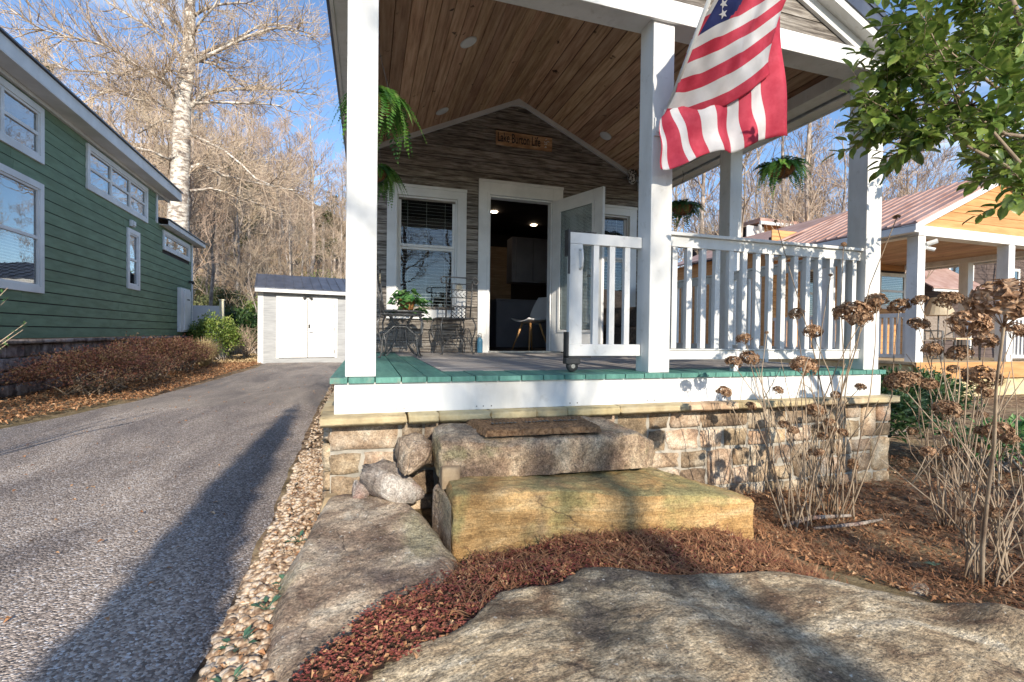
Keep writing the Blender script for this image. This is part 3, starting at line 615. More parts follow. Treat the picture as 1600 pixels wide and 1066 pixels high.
def gwin(y0, y1, z0, z1, n=1, mull=None, blind=0, hung=True):
    t = .10; m = MB()
    m.box(-.01,.03,y0,y0+t,z0,z1); m.box(-.01,.03,y1-t,y1,z0,z1); m.box(-.01,.03,y0+t,y1-t,z0,z0+t); m.box(-.01,.03,y0+t,y1-t,z1-t,z1)
    wn = part('window', m, TRIM, gh, bevel=.003)
    iw = (y1-y0-2*t)/n
    for i in range(n):
        a, b = y0+t+i*iw, y0+t+(i+1)*iw
        f = MB(); s = .035
        f.box(-.025,.012,a,a+s,z0+t,z1-t); f.box(-.025,.012,b-s,b,z0+t,z1-t); f.box(-.025,.012,a+s,b-s,z0+t,z0+t+s); f.box(-.025,.012,a+s,b-s,z1-t-s,z1-t)
        zm = (z0+z1)/2
        if hung: f.box(-.03,.008,a+s,b-s,zm-.025,zm+.025)
        part('sash', f, TRIM, wn, bevel=.002)
        p = MB(); p.box(-.018,-.014,a+s,b-s,z0+t+s,z1-t-s); part('pane', p, GLASS, wn)
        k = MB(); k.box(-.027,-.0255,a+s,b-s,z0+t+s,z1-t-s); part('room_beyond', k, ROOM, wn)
        if hung and blind:
            zz = z0+t+s+.01
            while zz < zm-.03: inst('blind_slat', unit(KIT), wn, (-.0235, (a+b)/2, zz), (.002, iw-2*s, .010)); zz += .045
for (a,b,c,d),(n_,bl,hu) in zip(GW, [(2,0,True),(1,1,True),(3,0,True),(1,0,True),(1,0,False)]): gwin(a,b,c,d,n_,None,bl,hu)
m = MB(); m.box(.0,.05,4.42,4.62,3.36,3.50); m.box(.05,.08,4.46,4.58,3.38,3.48); part('vent', m, TRIM, gh, bevel=.004)
m = MB(); m.box(.0,.10,7.86,8.78,.95,2.27); bx = part('utility_box', m, TRIM, gh, bevel=.006)
m = MB(); m.box(.101,.13,8.12,8.74,1.0,2.22); part('box_door', m, TRIM, bx, bevel=.006)
m = MB(); m.box(.131,.134,8.35,8.62,1.92,1.96); part('label_plate', m, BLACK, bx)
m = MB(); m.box(.0,.12,9.0,9.07,2.5,2.58); m.lathe([(.03,0),(.045,.05),(.02,.09)], (.12, 9.035, 2.47), 10); part('wall_light', m, BLACK, gh)
# white screen beyond the house corner
t = empty('screen_panel', 'pale blue gray screen panel with a cream post beyond the green house corner', 'screen', (-5.9, 19.5, 0))
m = MB(); m.box(-6.4,-5.15,19.5,19.54,.35,1.9); part('panel', m, TRIM, t, bevel=.005)
m = MB(); m.box(-5.15,-5.02,19.47,19.6,0,2.1); m.box(-5.18,-4.99,19.44,19.63,2.1,2.14); part('post', m, M('cream_paint',[(.3,(.62,.58,.42)),(.7,(.68,.64,.48))],3,rough=.6), t, bevel=.004)

# ================================================================ SHED
SA = radians(10)
shd = empty('shed', 'small gray plank shed with white double doors and dark metal roof at driveway end', 'shed', (-3.27, 16.4, 0), SA, local=True)
SW, SD = 3.2, 3.4
m = MB(); m.box(.02, SW-.02, .03, SD, -.05, 2.25); m.prism([(.03,2.25),(SD,2.25),(SD/2,2.86)], 'x', .03, SW-.03); part('wall_core', m, DARK, shd)
z = .14
while z < 2.2:
    for a, b in ((.0,.54),(2.30,SW)) if z < 2.0 else ((.0,SW),):
        if z+.14 > 2.14 and a == 0 and b != SW: pass
        inst('siding_board', unit(GRAYS), shd, ((a+b)/2, .015, z+.07), (b-a, .018, .146), (radians(3),0,0))
    inst('siding_board', unit(GRAYS), shd, (.006, SD/2, z+.07), (.018, SD, .146), (0,radians(-3),0)); inst('siding_board', unit(GRAYS), shd, (SW-.006, SD/2, z+.07), (.018, SD, .146), (0,radians(3),0))
    z += .14
m = MB(); m.box(-.01,SW+.01,-.004,SD,-.05,.14); part('skirt_board', m, GRAYS, shd)
m = MB(); m.box(-.015,.14,-.02,.01,.0,2.24); m.box(-.015,.0,.01,.12,.0,2.24); m.box(SW-.14,SW+.015,-.02,.01,.0,2.24); part('corner_trim', m, TRIM, shd, bevel=.004)
m = MB(); m.box(.50,.585,-.03,.0,.14,2.15); m.box(2.25,2.335,-.03,.0,.14,2.15); m.box(.585,2.25,-.03,.0,2.07,2.15); part('door_frame', m, TRIM, shd, bevel=.003)
for a, b in ((.590,1.411),(1.425,2.245)):
    m = MB(); m.box(a,b,-.022,.0,.16,2.068); d = part('door', m, TRIM, shd, bevel=.004)
    hx = a if a < 1 else b
    for zz in (.35,1.1,1.85): k = MB(); k.box(hx-.012,hx+.012,-.034,-.0225,zz-.05,zz+.05); part('hinge', k, CHROME, d)
    if a > 1:
        k = MB(); k.box(1.445,1.495,-.045,-.023,1.12,1.24); part('keypad_lock', k, BLACK, d, bevel=.004)
        k = MB(); k.tube([(1.47,-.023,.99),(1.47,-.06,.99),(1.58,-.06,.985)], .012, 8); part('handle', k, CHROME, d)
m = MB(); m.box(1.34,1.50,-.04,-.031,2.10,2.16); m.tube([(1.36,-.05,2.12),(1.30,-.12,2.09)],.035,8); m.tube([(1.48,-.05,2.12),(1.54,-.12,2.09)],.035,8); part('flood_light', m, METALK, shd)
m = MB()
m.prism([(-.28,2.36),(SD/2,2.98),(SD/2,2.95),(-.28,2.33)], 'x', -.10, SW+.1); m.prism([(SD+.28,2.36),(SD/2,2.98),(SD/2,2.95),(SD+.28,2.33)], 'x', -.10, SW+.1)
rf = part('roof', m, ROOFD, shd)
for i in range(14):
    x = -.08 + i*.277; k = MB(); k.bar((x,-.285,2.372),(x,SD/2,2.995),.03,.025); part('roof_rib', k, ROOFD, rf)
m = MB(); m.box(-.09,SW+.09,-.27,-.25,2.22,2.335); m.box(-.09,SW+.09,-.249,.0,2.24,2.25)
m.prism([(-.25,2.24),(SD/2,2.86),(SD/2,2.94),(-.25,2.32)],'x',-.09,-.07); part('eave_trim', m, TRIM, shd, bevel=.003)

# ================================================================ ORANGE NEIGHBOUR CABIN
NX0, NX1, NY = 9.97, 14.85, 6.3; NXC = (NX0+NX1)/2
nb = empty('orange_cabin', 'orange sided cabin with rusty red metal roof and white porch posts', 'cabin', (NXC, 9.7, 0))
ND = .56
def nz_(x): return 4.43 - SL*abs(x-NXC)
m = MB(); m.box(NX0-.1, NX1+.1, NY-.05, 9.7, ND-.05, ND); part('deck', m, CAP, nb)
m = MB(); m.box(NX0-.1, NX1+.1, NY-.08, NY-.055, ND-.32, ND+.0); part('deck_fascia', m, ORANGE, nb)
m = MB(); m.box(NX0-.06, NX1+.06, NY+.0, 18, -.2, ND-.06); part('foundation', m, CAP, nb)
for x, y in ((NX0,NY),(12.63,NY),(NX1-.2,NY),(NX0,8.1),(NX1-.2,8.1)):
    m = MB(); m.box(x,x+.20,y,y+.20,ND,2.97); part('post', m, WHITE, nb, bevel=.005)
m = MB(); m.box(NX0-.02,NX1+.02,NY-.02,NY+.22,2.972,3.16); m.box(NX0-.02,NX0+.2,NY+.22,9.6,2.972,3.16); m.box(NX1-.2,NX1+.02,NY+.22,9.6,2.972,3.16); part('beam', m, WHITE, nb, bevel=.004)
z = 3.165; gb = MB(); gb.prism([(NX0, 3.165),(NX1,3.165),(NXC,nz_(NXC)-.06)],'y',NY+.06,NY+.08); part('gable', gb, DARK, nb)
while z < 4.2:
    h = (nz_(NXC)-.1-z)/SL; h2 = max((nz_(NXC)-.1-z-.17)/SL, 0); b = MB()
    b.prism([(NXC-h,z+.004),(NXC+h,z+.004),(NXC+h2,z+.166),(NXC-h2,z+.166)] if h2>0 else [(NXC-h,z+.004),(NXC+h,z+.004),(NXC,z+h*SL)],'y',NY+.03,NY+.055); part('siding_board', b, ORANGE, nb); z += .17
m = MB(); EXn = NXC-9.55
for s in (-1,1): m.prism([(NXC,nz_(NXC)+.03),(NXC+s*EXn,nz_(NXC+EXn)+.03),(NXC+s*EXn,nz_(NXC+EXn)),(NXC,nz_(NXC))],'y',NY-.24,9.6)
rf = part('roof', m, ROOFR, nb)
for s in (-1,1):
    for i in range(14):
        k = MB(); y = NY-.2+.25*i; k.bar((NXC+s*.02,y,nz_(NXC)+.038),(NXC+s*EXn,y,nz_(NXC+EXn)+.04),.035,.022); part('roof_rib', k, ROOFR, rf)
    m = MB(); m.prism([(NXC,nz_(NXC)-.005),(NXC+s*EXn,nz_(NXC+EXn)-.005),(NXC+s*EXn,nz_(NXC+EXn)-.12),(NXC,nz_(NXC)-.12)],'y',NY-.22,NY-.195); part('rake_fascia', m, WHITE, nb)
    m = MB(); m.prism([(NXC,nz_(NXC)-.006),(NXC+s*EXn,nz_(NXC+EXn)-.006),(NXC+s*EXn,nz_(NXC+EXn)-.03),(NXC,nz_(NXC)-.03)],'y',NY-.19,NY+.028); part('rake_soffit', m, WHITE, nb)
    x = NXC+s*EXn; m = MB(); m.box(min(x,x-s*.12),max(x,x-s*.12),NY-.2,9.5,nz_(NXC+EXn)-.15,nz_(NXC+EXn)-.01); part('gutter', m, TRIM, nb, bevel=.01)
for i in range(16):
    x0 = NX0+.2+i*.28; plank('ceiling_board', CEIL, nb, x0, x0+.276, NY+.22, 9.68, 3.10, 3.118)
# back wall of its porch
m = MB(); m.box(NX0, NX1, 9.72, 9.8, ND, 3.6); part('front_wall', m, DARK, nb)
z = ND
while z < 3.7:
    for a, b in ((NX0,13.87),(14.93,NX1)) if 1.85 < z+.08 < 2.85 else ((NX0,NX1),):
        if b > a: plank('siding_board', ORANGE, nb, a, b, 9.70, 9.719, z+.004, z+.166)
    z += .17
def nwin(x0,x1,z0,z1,y):
    m = MB(); t=.10; m.box(x0,x0+t,y-.03,y,z0,z1); m.box(x1-t,x1,y-.03,y,z0,z1); m.box(x0+t,x1-t,y-.03,y,z0,z0+t); m.box(x0+t,x1-t,y-.03,y,z1-t,z1); m.box(x0+t,x1-t,y-.02,y,(z0+z1)/2-.03,(z0+z1)/2+.03)
    wn = part('window', m, WHITE, nb); p = MB(); p.box(x0+t,x1-t,y-.012,y-.008,z0+t,z1-t); part('pane', p, GLASS, wn)
    k = MB(); k.box(x0+t,x1-t,y-.003,y-.001,z0+t,z1-t); part('room_beyond', k, ROOM, wn)
    zz = z0+t+.03
    while zz < z1-t: inst('blind_slat', unit(BLIND), wn, ((x0+x1)/2,y-.005,zz), (x1-x0-2*t,.002,.014)); zz += .05
nwin(13.75,14.85,1.85,2.87,9.69); nwin(11.0,12.1,1.5,2.87,9.69); 
m = MB(); m.box(12.5,13.5,9.66,9.69,ND,2.75); part('door', m, WHITE, nb, bevel=.004)
def nrail(x0,y0,x1,y1,n):
    A = Vector((x0,y0,0)); B = Vector((x1,y1,0)); m = MB(); m.bar(A+Vector((0,0,1.47)),B+Vector((0,0,1.47)),.06,.08); m.bar(A+Vector((0,0,.66)),B+Vector((0,0,.66)),.05,.07)
    rl_ = part('railing', m, WHITE, nb)
    for i in range(n):
        p = A.lerp(B,(i+.5)/n); inst('baluster', unit(WHITE), rl_, (p.x,p.y,1.06), (.05,.05,.74), (0,0,atan2(B.y-A.y,B.x-A.x)))
nrail(NX0+.1,NY+.2,NX0+.1,8.1,13); nrail(NX0+.1,8.3,NX0+.1,9.68,10); nrail(12.85,NY+.1,NX1-.2,NY+.1,14)
m = MB(); m.box(NX0+.20,NX0+.24,NY-.02,NY+.02,2.72,2.86); m.tube([(NX0+.22,NY-.01,2.82),(NX0+.30,NY-.14,2.86)],.045,10); m.tube([(NX0+.24,NY-.01,2.74),(NX0+.30,NY-.10,2.70)],.035,10); part('security_camera', m, WHITE, nb)
# taller rear block with its own low roof
m = MB(); m.box(13.7,16.8,13.9,18,.4,5.1); part('rear_wall_core', m, DARK, nb)
z = 3.0
while z < 5.1: plank('siding_board', ORANGE, nb, 13.9, 17.2, 13.87, 13.895, z+.004, z+.196); z += .2
z = 3.0
m = MB(); m.box(13.45,17.3,13.6,18.2,5.14,5.30); part('roof', m, ROOFR, nb, bevel=.01)
m = MB(); m.box(13.4,17.3,13.52,13.6,5.05,5.16); m.box(13.1,13.88,13.86,13.9,3.0,5.05); m.tube([(13.42,13.6,5.05),(13.6,13.7,4.7),(13.75,13.84,4.6),(13.75,13.84,3.2)],.06,8); part('gutter', m, TRIM, nb)
m = MB()
m.prism([(9.75,3.35),(NXC,4.45),(NXC,4.40),(9.75,3.30)],'y',9.6,13.8); m.prism([(15.1,3.35),(NXC,4.45),(NXC,4.40),(15.1,3.30)],'y',9.6,13.8); part('roof', m, ROOFR, nb)
m = MB(); m.box(9.98,14.8,9.82,13.8,.4,3.3); part('side_wall', m, ORANGE, nb)
# neighbour porch things
t = empty('floor_lamp', 'floor lamp with cream shade on the porch of the orange cabin', 'lamp', (12.25, 7.3, ND))
m = MB(); m.lathe([(.14,0),(.13,.02),(.015,.03),(.015,1.1)], (12.25,7.3,ND), 14); part('pole', m, METALK, t)
m = MB(); m.lathe([(.30,.98),(.14,1.38)], (12.25,7.3,ND), 20); part('lamp_shade', m, M('lamp_shade_cloth',[(.3,(.55,.46,.33)),(.7,(.62,.53,.39))],9,trans=.3,bump=0), t)
FAB = M('tan_sling_fabric',[(.3,(.26,.22,.19)),(.7,(.36,.31,.27))],30,rough=.9)
for i,(x,y,rz,lb) in enumerate(((11.55,7.1,.5,'tan sling patio chair beside the left post of the orange cabin porch'),(12.9,7.6,-.8,'tan sling patio chair behind the lamp on the orange cabin porch'),(13.9,7.2,-1.3,'tan sling patio chair at the right end of the orange cabin porch'))):
    t = empty('patio_chair', lb, 'chair', (x,y,ND), rz, group='patio chairs on the orange cabin porch', local=True)
    m = MB(); m.box(-.25,.25,-.25,.25,.40,.43); part('seat', m, FAB, t, bevel=.01)
    m = MB(); m.prism([(.22,.43),(.26,.43),(.42,1.0),(.38,1.0)],'x',-.25,.25); part('backrest', m, FAB, t, bevel=.01)
    for sx in (-1,1):
        m = MB(); m.tube([(sx*.27,-.26,0),(sx*.27,-.26,.62),(sx*.27,.26,.64)],.014,6); m.tube([(sx*.27,.28,0),(sx*.27,.24,.45),(sx*.27,.42,1.02)],.014,6); part('side_frame', m, METALK, t)
t = empty('patio_table', 'pale topped patio table among the chairs on the orange cabin porch', 'table', (12.2,6.95,ND))
m = MB(); m.box(11.8,12.7,6.7,7.2,ND+.44,ND+.48); part('tabletop', m, CAP, t, bevel=.005)
for x,y in ((11.85,6.75),(12.65,6.75),(11.85,7.15),(12.65,7.15)): m = MB(); m.tube([(x,y,ND),(x,y,ND+.44)],.016,6); part('leg', m, METALK, t)

# brown house beyond, seen through the neighbour's porch
bh = empty('brown_house', 'dark brown sided house with white windows beyond the orange cabin porch', 'house', (27,14.5,0))
m = MB(); m.box(22.5,33,14.03,18,-.2,5.5); part('wall_core', m, DARK, bh)
z = -.1
while z < 5.4: plank('siding_board', BROWNS, bh, 22.5, 33, 14.0, 14.028, z+.006, z+.22); z += .225
for x0 in (24.0,27.2,30.2):
    m = MB(); m.box(x0,x0+.12,13.95,14.0,3.1,4.3); m.box(x0+1.5,x0+1.62,13.95,14.0,3.1,4.3); m.box(x0+.12,x0+1.5,13.95,14.0,3.1,3.22); m.box(x0+.12,x0+1.5,13.95,14.0,4.18,4.3); m.box(x0+.12,x0+1.5,13.96,14.0,3.66,3.74); wn = part('window', m, WHITE, bh)
    p = MB(); p.box(x0+.12,x0+1.5,13.975,13.98,3.22,4.18); part('pane', p, GLASS, wn); p = MB(); p.box(x0+.12,x0+1.5,13.995,13.998,3.22,4.18); part('room_beyond', p, ROOM, wn)
m = MB(); m.prism([(13.2,5.3),(18,7.2),(18,7.15),(13.2,5.25)],'x',22.2,33.3); part('roof', m, ROOFR, bh)
m = MB(); m.box(22.2,33.3,13.15,13.2,5.12,5.32); part('eave_trim', m, WHITE, bh)
m = MB(); m.prism([(12.4,3.0),(14.0,4.1),(14.0,4.05),(12.4,2.95)],'x',20.5,23.9); part('porch_roof', m, ROOFR, bh)
m = MB(); m.box(20.6,23.8,12.45,12.5,2.85,2.97); part('eave_trim', m, WHITE, bh)
# ================================================================ ROCKS AND STEPS
def smooth_outline(P, n=72):
    L = len(P); out = []
    def cat(a,b,c,d,t): return .5*((2*b)+(-a+c)*t+(2*a-5*b+4*c-d)*t*t+(-a+3*b-3*c+d)*t**3)
    for i in range(n):
        u = i*L/n; k = int(u); t = u-k; q = [P[(k+j-1) % L] for j in range(4)]
        out.append(tuple(cat(*[p[a] for p in q], t) for a in (0,1)))
    return out
def rock(name, P, ztop, zbot, mat, label, cat, seed=0, amp=.03, edge=.05, fz=None, bulge=.02, rings=14, n=84, sharp=False, group=None, side=7, taper=0, lin=False):
    if lin:                                  # straight sided slab with lightly rounded corners
        out = []; L = len(P); per = [ (Vector(P[(i+1)%L])-Vector(P[i])).length for i in range(L)]; tot = sum(per); m_ = n
        for i in range(m_):
            s = i*tot/m_; k = 0
            while s > per[k]: s -= per[k]; k += 1
            t = s/per[k]; a, b = P[k], P[(k+1)%L]; out.append((a[0]+(b[0]-a[0])*t, a[1]+(b[1]-a[1])*t))
        out = [((a[0]+2*b[0]+c[0])/4, (a[1]+2*b[1]+c[1])/4) for a,b,c in zip(out[-1:]+out[:-1], out, out[1:]+out[:1])]
    else: out = smooth_outline(P, n)
    cx = sum(p[0] for p in out)/len(out); cy = sum(p[1] for p in out)/len(out)
    V = []; F = []; n = len(out)
    def top(x, y): return (fz(x, y) if fz else ztop)
    def disp(x, y, z, a): 
        return a*(N(x*2.3+seed, y*2.3, z*2.3) + .5*N(x*6+seed, y*6, z*6) + .30*N(x*15, y*15+seed, z*15) + .18*N(x*34, y*34, z*34+seed) - .9*max(0, .10-abs(N(x*3.1+seed*2, y*3.1, z*4)))*3)
    V.append((cx, cy, top(cx, cy)+disp(cx, cy, 0, amp)))
    for r in range(1, rings+1):
        t = (r/rings)**.8
        for (x, y) in out:
            X = cx+(x-cx)*t*(1-edge*.6); Y = cy+(y-cy)*t*(1-edge*.6); 
            drop = edge*.35*max(0, (t-.86)/.14)**2
            V.append((X, Y, top(X, Y)+disp(X, Y, 0, amp)-drop))
    for r in range(1, side+1):
        t = r/side
        for i, (x, y) in enumerate(out):
            dx, dy = x-cx, y-cy; L_ = sqrt(dx*dx+dy*dy)+1e-6; zt = top(x, y)-edge*.35
            k = 1 + (bulge*sin(pi*min(1,t*1.1)) - taper*t)/L_*1.0
            z = zt + (zbot-zt)*t; q = disp(x, y, z+3, amp*1.1) + amp*.45*N(x*.8+seed, y*.8, z*26) + amp*.3*N(x*9, y*9, z*55)
            V.append((cx+dx*(k)+dx/L_*q, cy+dy*k+dy/L_*q, z + (disp(x,y,0,amp)*(1-t))))
    T = rings+side
    for i in range(n): F.append((0, 1+i, 1+(i+1) % n))
    for r in range(T-1):
        for i in range(n): a = 1+r*n; F.append((a+i, a+n+i, a+n+(i+1) % n, a+(i+1) % n))
    mb = MB(); mb.add(V, F)
    return solo(name, mb, mat, label, cat, (round(cx,2), round(cy,2), zbot), smooth=True, group=group)

LB = [(-.17,2.70),(-.04,2.69),(.09,2.62),(.22,2.38),(.30,2.12),(.34,1.88),(.31,1.74),(.20,1.61),(.05,1.53),(-.05,1.43),(-.13,1.36),(-.16,1.2),(-.22,1.36),(-.27,1.50),(-.285,1.68),(-.28,1.9),(-.25,2.2),(-.21,2.5)]
rock('boulder', LB, .12, -.1, BOULD, 'long flat gray brown boulder sloping down beside the gravel, left of the steps', 'boulder' , 2, .022, .05, fz=lambda x,y: .055+.085*sm((y-1.2)/1.4)+.03*(x+.2), n=150, rings=34, side=8, bulge=.03)
SLB = [(-.12,1.20),(-.06,1.28),(.06,1.35),(.26,1.39),(.34,1.45),(.40,1.52),(.49,1.54),(.62,1.54),(.75,1.61),(.85,1.61),(1.20,1.48),(1.6,1.42),(1.80,1.26),(1.94,1.13),(2.06,1.04),(2.10,.93),(2.02,.80),(1.75,.6),(1.4,.45),(.9,.40),(.4,.5),(.0,.75),(-.16,1.0)]
rock('rock_slab', SLB, .12, -.15, SLABM, 'broad flat mossy rock slab across the foreground below the steps', 'rock slab', 9, .020, .05, fz=lambda x,y: .115+.025*sin(x*2.1+.5)+.07*math.exp(-((x-1.98)**2+(y-.93)**2)/.018)-.06*sm((.9-y)/.5)-.04*math.exp(-((x-.1)**2+(y-1.2)**2)/.03), n=190, rings=44, side=8, bulge=.03)
S2 = [(.36,2.01),(.80,1.99),(1.3,1.93),(1.835,1.85),(1.86,1.95),(1.80,2.10),(1.66,2.45),(1.3,2.52),(.8,2.52),(.42,2.5),(.37,2.25)]
rock('stone_step', S2, .3, -.08, GOLD, 'lower gold sandstone step slab with mossy top, nearest the rock slab', 'stone step', 4, .017, .022, fz=lambda x,y: .298-.05*sm((x-.4)/1.2)-.055*sm((x-1.4)/.5)-.03*sm((2.4-y)/.4)*0, n=220, rings=34, side=14, bulge=.004, lin=True, group='stone steps up to the porch')
S1 = [(.345,2.30),(.40,2.275),(.9,2.25),(1.44,2.22),(1.53,2.28),(1.52,2.45),(1.47,2.70),(.9,2.71),(.40,2.70),(.33,2.5)]
rock('stone_step', S1, .47, .285, STEPM, 'upper weathered pinkish stone step slab holding the doormat against the porch base', 'stone step', 6, .022, .03, fz=lambda x,y: .475+.02*sm((y-2.25)/.3)-.05*sm((x-1.38)/.14), n=220, rings=30, side=14, bulge=.008, lin=True, group='stone steps up to the porch')
def crag(c, dims, rz, mat, label, seed, amp=.05, tilt=0, npts=15, group=None):
    r = random.Random(seed); bm = bmesh.new()
    for k in range(npts):
        v = Vector((r.gauss(0,1), r.gauss(0,1), r.gauss(0,1))).normalized()*r.uniform(.85,1.1); m_ = max(abs(v.x),abs(v.y),abs(v.z)); v = v.lerp(v/m_, .85)
        bm.verts.new(Vector((v.x*dims[0]/2, v.y*dims[1]/2, v.z*dims[2]/2)))
    g = bmesh.ops.convex_hull(bm, input=bm.verts[:]); bmesh.ops.delete(bm, geom=[v for v in bm.verts if not v.link_faces], context='VERTS')
    bmesh.ops.bevel(bm, geom=bm.edges[:], offset=min(dims)*.045, segments=2, affect='EDGES', clamp_overlap=True)
    bmesh.ops.triangulate(bm, faces=bm.faces[:]); bmesh.ops.subdivide_edges(bm, edges=bm.edges[:], cuts=2, use_grid_fill=True)
    mn = min(dims)
    for v in bm.verts: p = v.co; v.co = p+p.normalized()*amp*mn*(N(p.x*9+seed,p.y*9,p.z*9)*1.3+.6*N(p.x*25,p.y*25+seed,p.z*25)+.3*N(p.x*60,p.y*60,p.z*60))
    bm.transform(Matrix.Rotation(rz,4,'Z') @ Matrix.Rotation(tilt,4,'Y'))
    me = bpy.data.meshes.new('rock'); bm.to_mesh(me); bm.free(); me.materials.append(mat); me.polygons.foreach_set('use_smooth',[True]*len(me.polygons))
    o = bpy.data.objects.new('rock', me); COL.objects.link(o); o.location = c; W[o] = Vector(c); return tag(o, label, 'rock', group)
crag((.25,2.52,.355), (.19,.34,.24), .15, BOULD, 'dark upright rock wedged at the left end of the upper step', 11, .10, .1, 16)
rock('rock', [(.31,2.30),(.335,2.22),(.352,2.07),(.357,2.04),(.358,2.2),(.352,2.38)], .25, -.02, BOULD, 'narrow upright rock on edge under the left end of the steps', 'rock', 13, .008, .04, n=40, rings=6, bulge=.005)
rock('rock', [(.345,2.235),(.43,2.225),(.44,2.27),(.43,2.36),(.35,2.37)], .315, .255, CAP, 'small squared block of stone propping up the upper step at its left corner', 'rock', 14, .004, .02, n=40, rings=6, bulge=.002, lin=True, fz=lambda x,y:.355)
PALE = M('pale_rock', [(.1,(.13,.10,.085)),(.45,(.30,.255,.215)),(.85,(.50,.46,.41))], 7, grain=.4, cracks=6, rough=.9, bump=1, bscale=16, bdist=.02, spots=[(4,.5,.62,(.30,.16,.12),.7),(3,.56,.66,(.17,.15,.13),.6)], dist=1.3)
crag((.12,2.52,.19), (.36,.20,.20), -.6, PALE, 'pale reddish streaked rock leaning on the stone wall by the left boulder', 27, .12, .25, 18)
crag((-.035,2.585,.165), (.13,.12,.10), .3, PALE, 'little whitish rock at the bottom corner of the stone wall', 22, .12, .3, 12)
rock('rock', [(-.215,2.63),(-.15,2.62),(-.145,2.70),(-.21,2.71)], .14, -.03, CAP, 'small squared tan stone at the foot of the left wall corner', 'rock', 23, .006, .03, n=36, rings=6, lin=True, fz=lambda x,y:.13)
crag((2.18,1.42,-.10), (.26,.18,.16), .2, BOULD, 'dark low rock half buried in the mulch right of the rock slab', 24, .10, 0, 14)
# doormat
t = empty('doormat', 'worn brown coir doormat lying on the upper stone step', 'doormat', (.88, 2.45, .50))
mat_ = MB(); pts = [(.56,2.27),(1.20,2.24),(1.235,2.58),(.53,2.62)]
nx, ny = 46, 22; V = []; F = []
for j in range(ny+1):
    for i in range(nx+1):
        u, v = i/nx, j/ny; x = (pts[0][0]*(1-u)+pts[1][0]*u)*(1-v)+(pts[3][0]*(1-u)+pts[2][0]*u)*v; y = (pts[0][1]*(1-u)+pts[1][1]*u)*(1-v)+(pts[3][1]*(1-u)+pts[2][1]*u)*v
        e = i in (0,nx) or j in (0,ny); V.append((x+R.uniform(-.004,.004), y+R.uniform(-.004,.004), (.487 if e else .515+R.uniform(-.004,.004))))
mat_.add(V, [(j*(nx+1)+i, j*(nx+1)+i+1, (j+1)*(nx+1)+i+1, (j+1)*(nx+1)+i) for j in range(ny) for i in range(nx)]); part('mat_body', mat_, COIR, t, smooth=False)
ink = MB()
for i in range(24):
    if i in (7, 8, 16): continue
    x = .64+i*.021; ink.box(x, x+.013, 2.42+R.uniform(-.006,.006), 2.42+R.uniform(.02,.045), .520, .5215)
part('printed_line', ink, BLACK, t, kind='stuff')

# ================================================================ THINGS ON THE PORCH
def textmesh(body, size, mat, loc, rot, xs=1.0, depth=.002):
    cu = bpy.data.curves.new('lettering', 'FONT'); cu.body = body; cu.size = size; cu.extrude = depth; cu.align_x = 'LEFT'; cu.offset = .0018
    o = bpy.data.objects.new('tmp', cu); COL.objects.link(o); dg = bpy.context.evaluated_depsgraph_get()
    me = bpy.data.meshes.new_from_object(o.evaluated_get(dg)); bpy.data.objects.remove(o); me.materials.clear(); me.materials.append(mat)
    me.transform(Matrix.Translation(loc) @ Matrix.Rotation(rot, 4, 'X') @ Matrix.Diagonal((xs,1,1,1))); return me
def textpart(name, me, parent):
    me.transform(Matrix.Translation(-W[parent])); o = bpy.data.objects.new(name, me); COL.objects.link(o); o.parent = parent; W[o] = W[parent]; return o
SIGNW = M('tan_sign_wood', [(.3,(.34,.19,.10)),(.6,(.52,.32,.18)),(.8,(.62,.43,.27))], 5, (1,6,6), .7, .3)
t = empty('wall_sign', 'small tan wooden sign reading Lake Burton Life above the door', 'sign', (2.0, 6.07, 3.6))
m = MB(); m.box(1.606, 2.40, 6.052, 6.078, 3.512, 3.696); part('sign_board', m, SIGNW, t, bevel=.003)
me = textmesh('Lake Burton Life', .175, BLACK, (1.622, 6.0505, 3.555), pi/2, .60); xs_ = [v.co.x for v in me.vertices]; k = .60/(max(xs_)-min(xs_))
for v in me.vertices: v.co.x = 1.622+(v.co.x-1.622)*k
textpart('lettering', me, t)
m = MB()
for x, z, a in ((2.30,3.655,.6),(2.28,3.63,-.5),(2.315,3.615,1.2),(2.285,3.595,.3),(2.30,3.57,-.8),(2.29,3.55,.5),(2.33,3.64,-.3),(2.31,3.59,.9)): m.bar((x,6.049,z),(x+.025*cos(a),6.049,z+.025*sin(a)),.007)
part('lake_emblem', m, TRIM, t)
# owl ornament under the ceiling
t = empty('owl_ornament', 'small black and white owl ornament hanging high at the right end of the porch wall', 'ornament', (3.62, 6.0, 3.28))
m = MB(); m.lathe([(.02,-.11),(.055,-.08),(.068,-.02),(.062,.04),(.056,.08),(.048,.11),(.02,.125)], (3.62,6.0,3.29), 14); part('owl_body', m, M('owl_mottle',[(.42,(.05,.05,.05)),(.55,(.7,.7,.68))],38,bump=.2), t, smooth=True)
for s in (-1,1):
    m = MB(); m.lathe([(.002,.035),(.016,.0)], (3.62+s*.034,6.0,3.40), 8); part('ear', m, BLACK, t)
    m = MB(); m.lathe([(.016,0),(.012,.006)], (0,0,0), 10); xf(m, Matrix.Translation((3.62+s*.022,5.945,3.355)) @ Matrix.Rotation(pi/2,4,'X')); part('eye', m, BLACK, t)
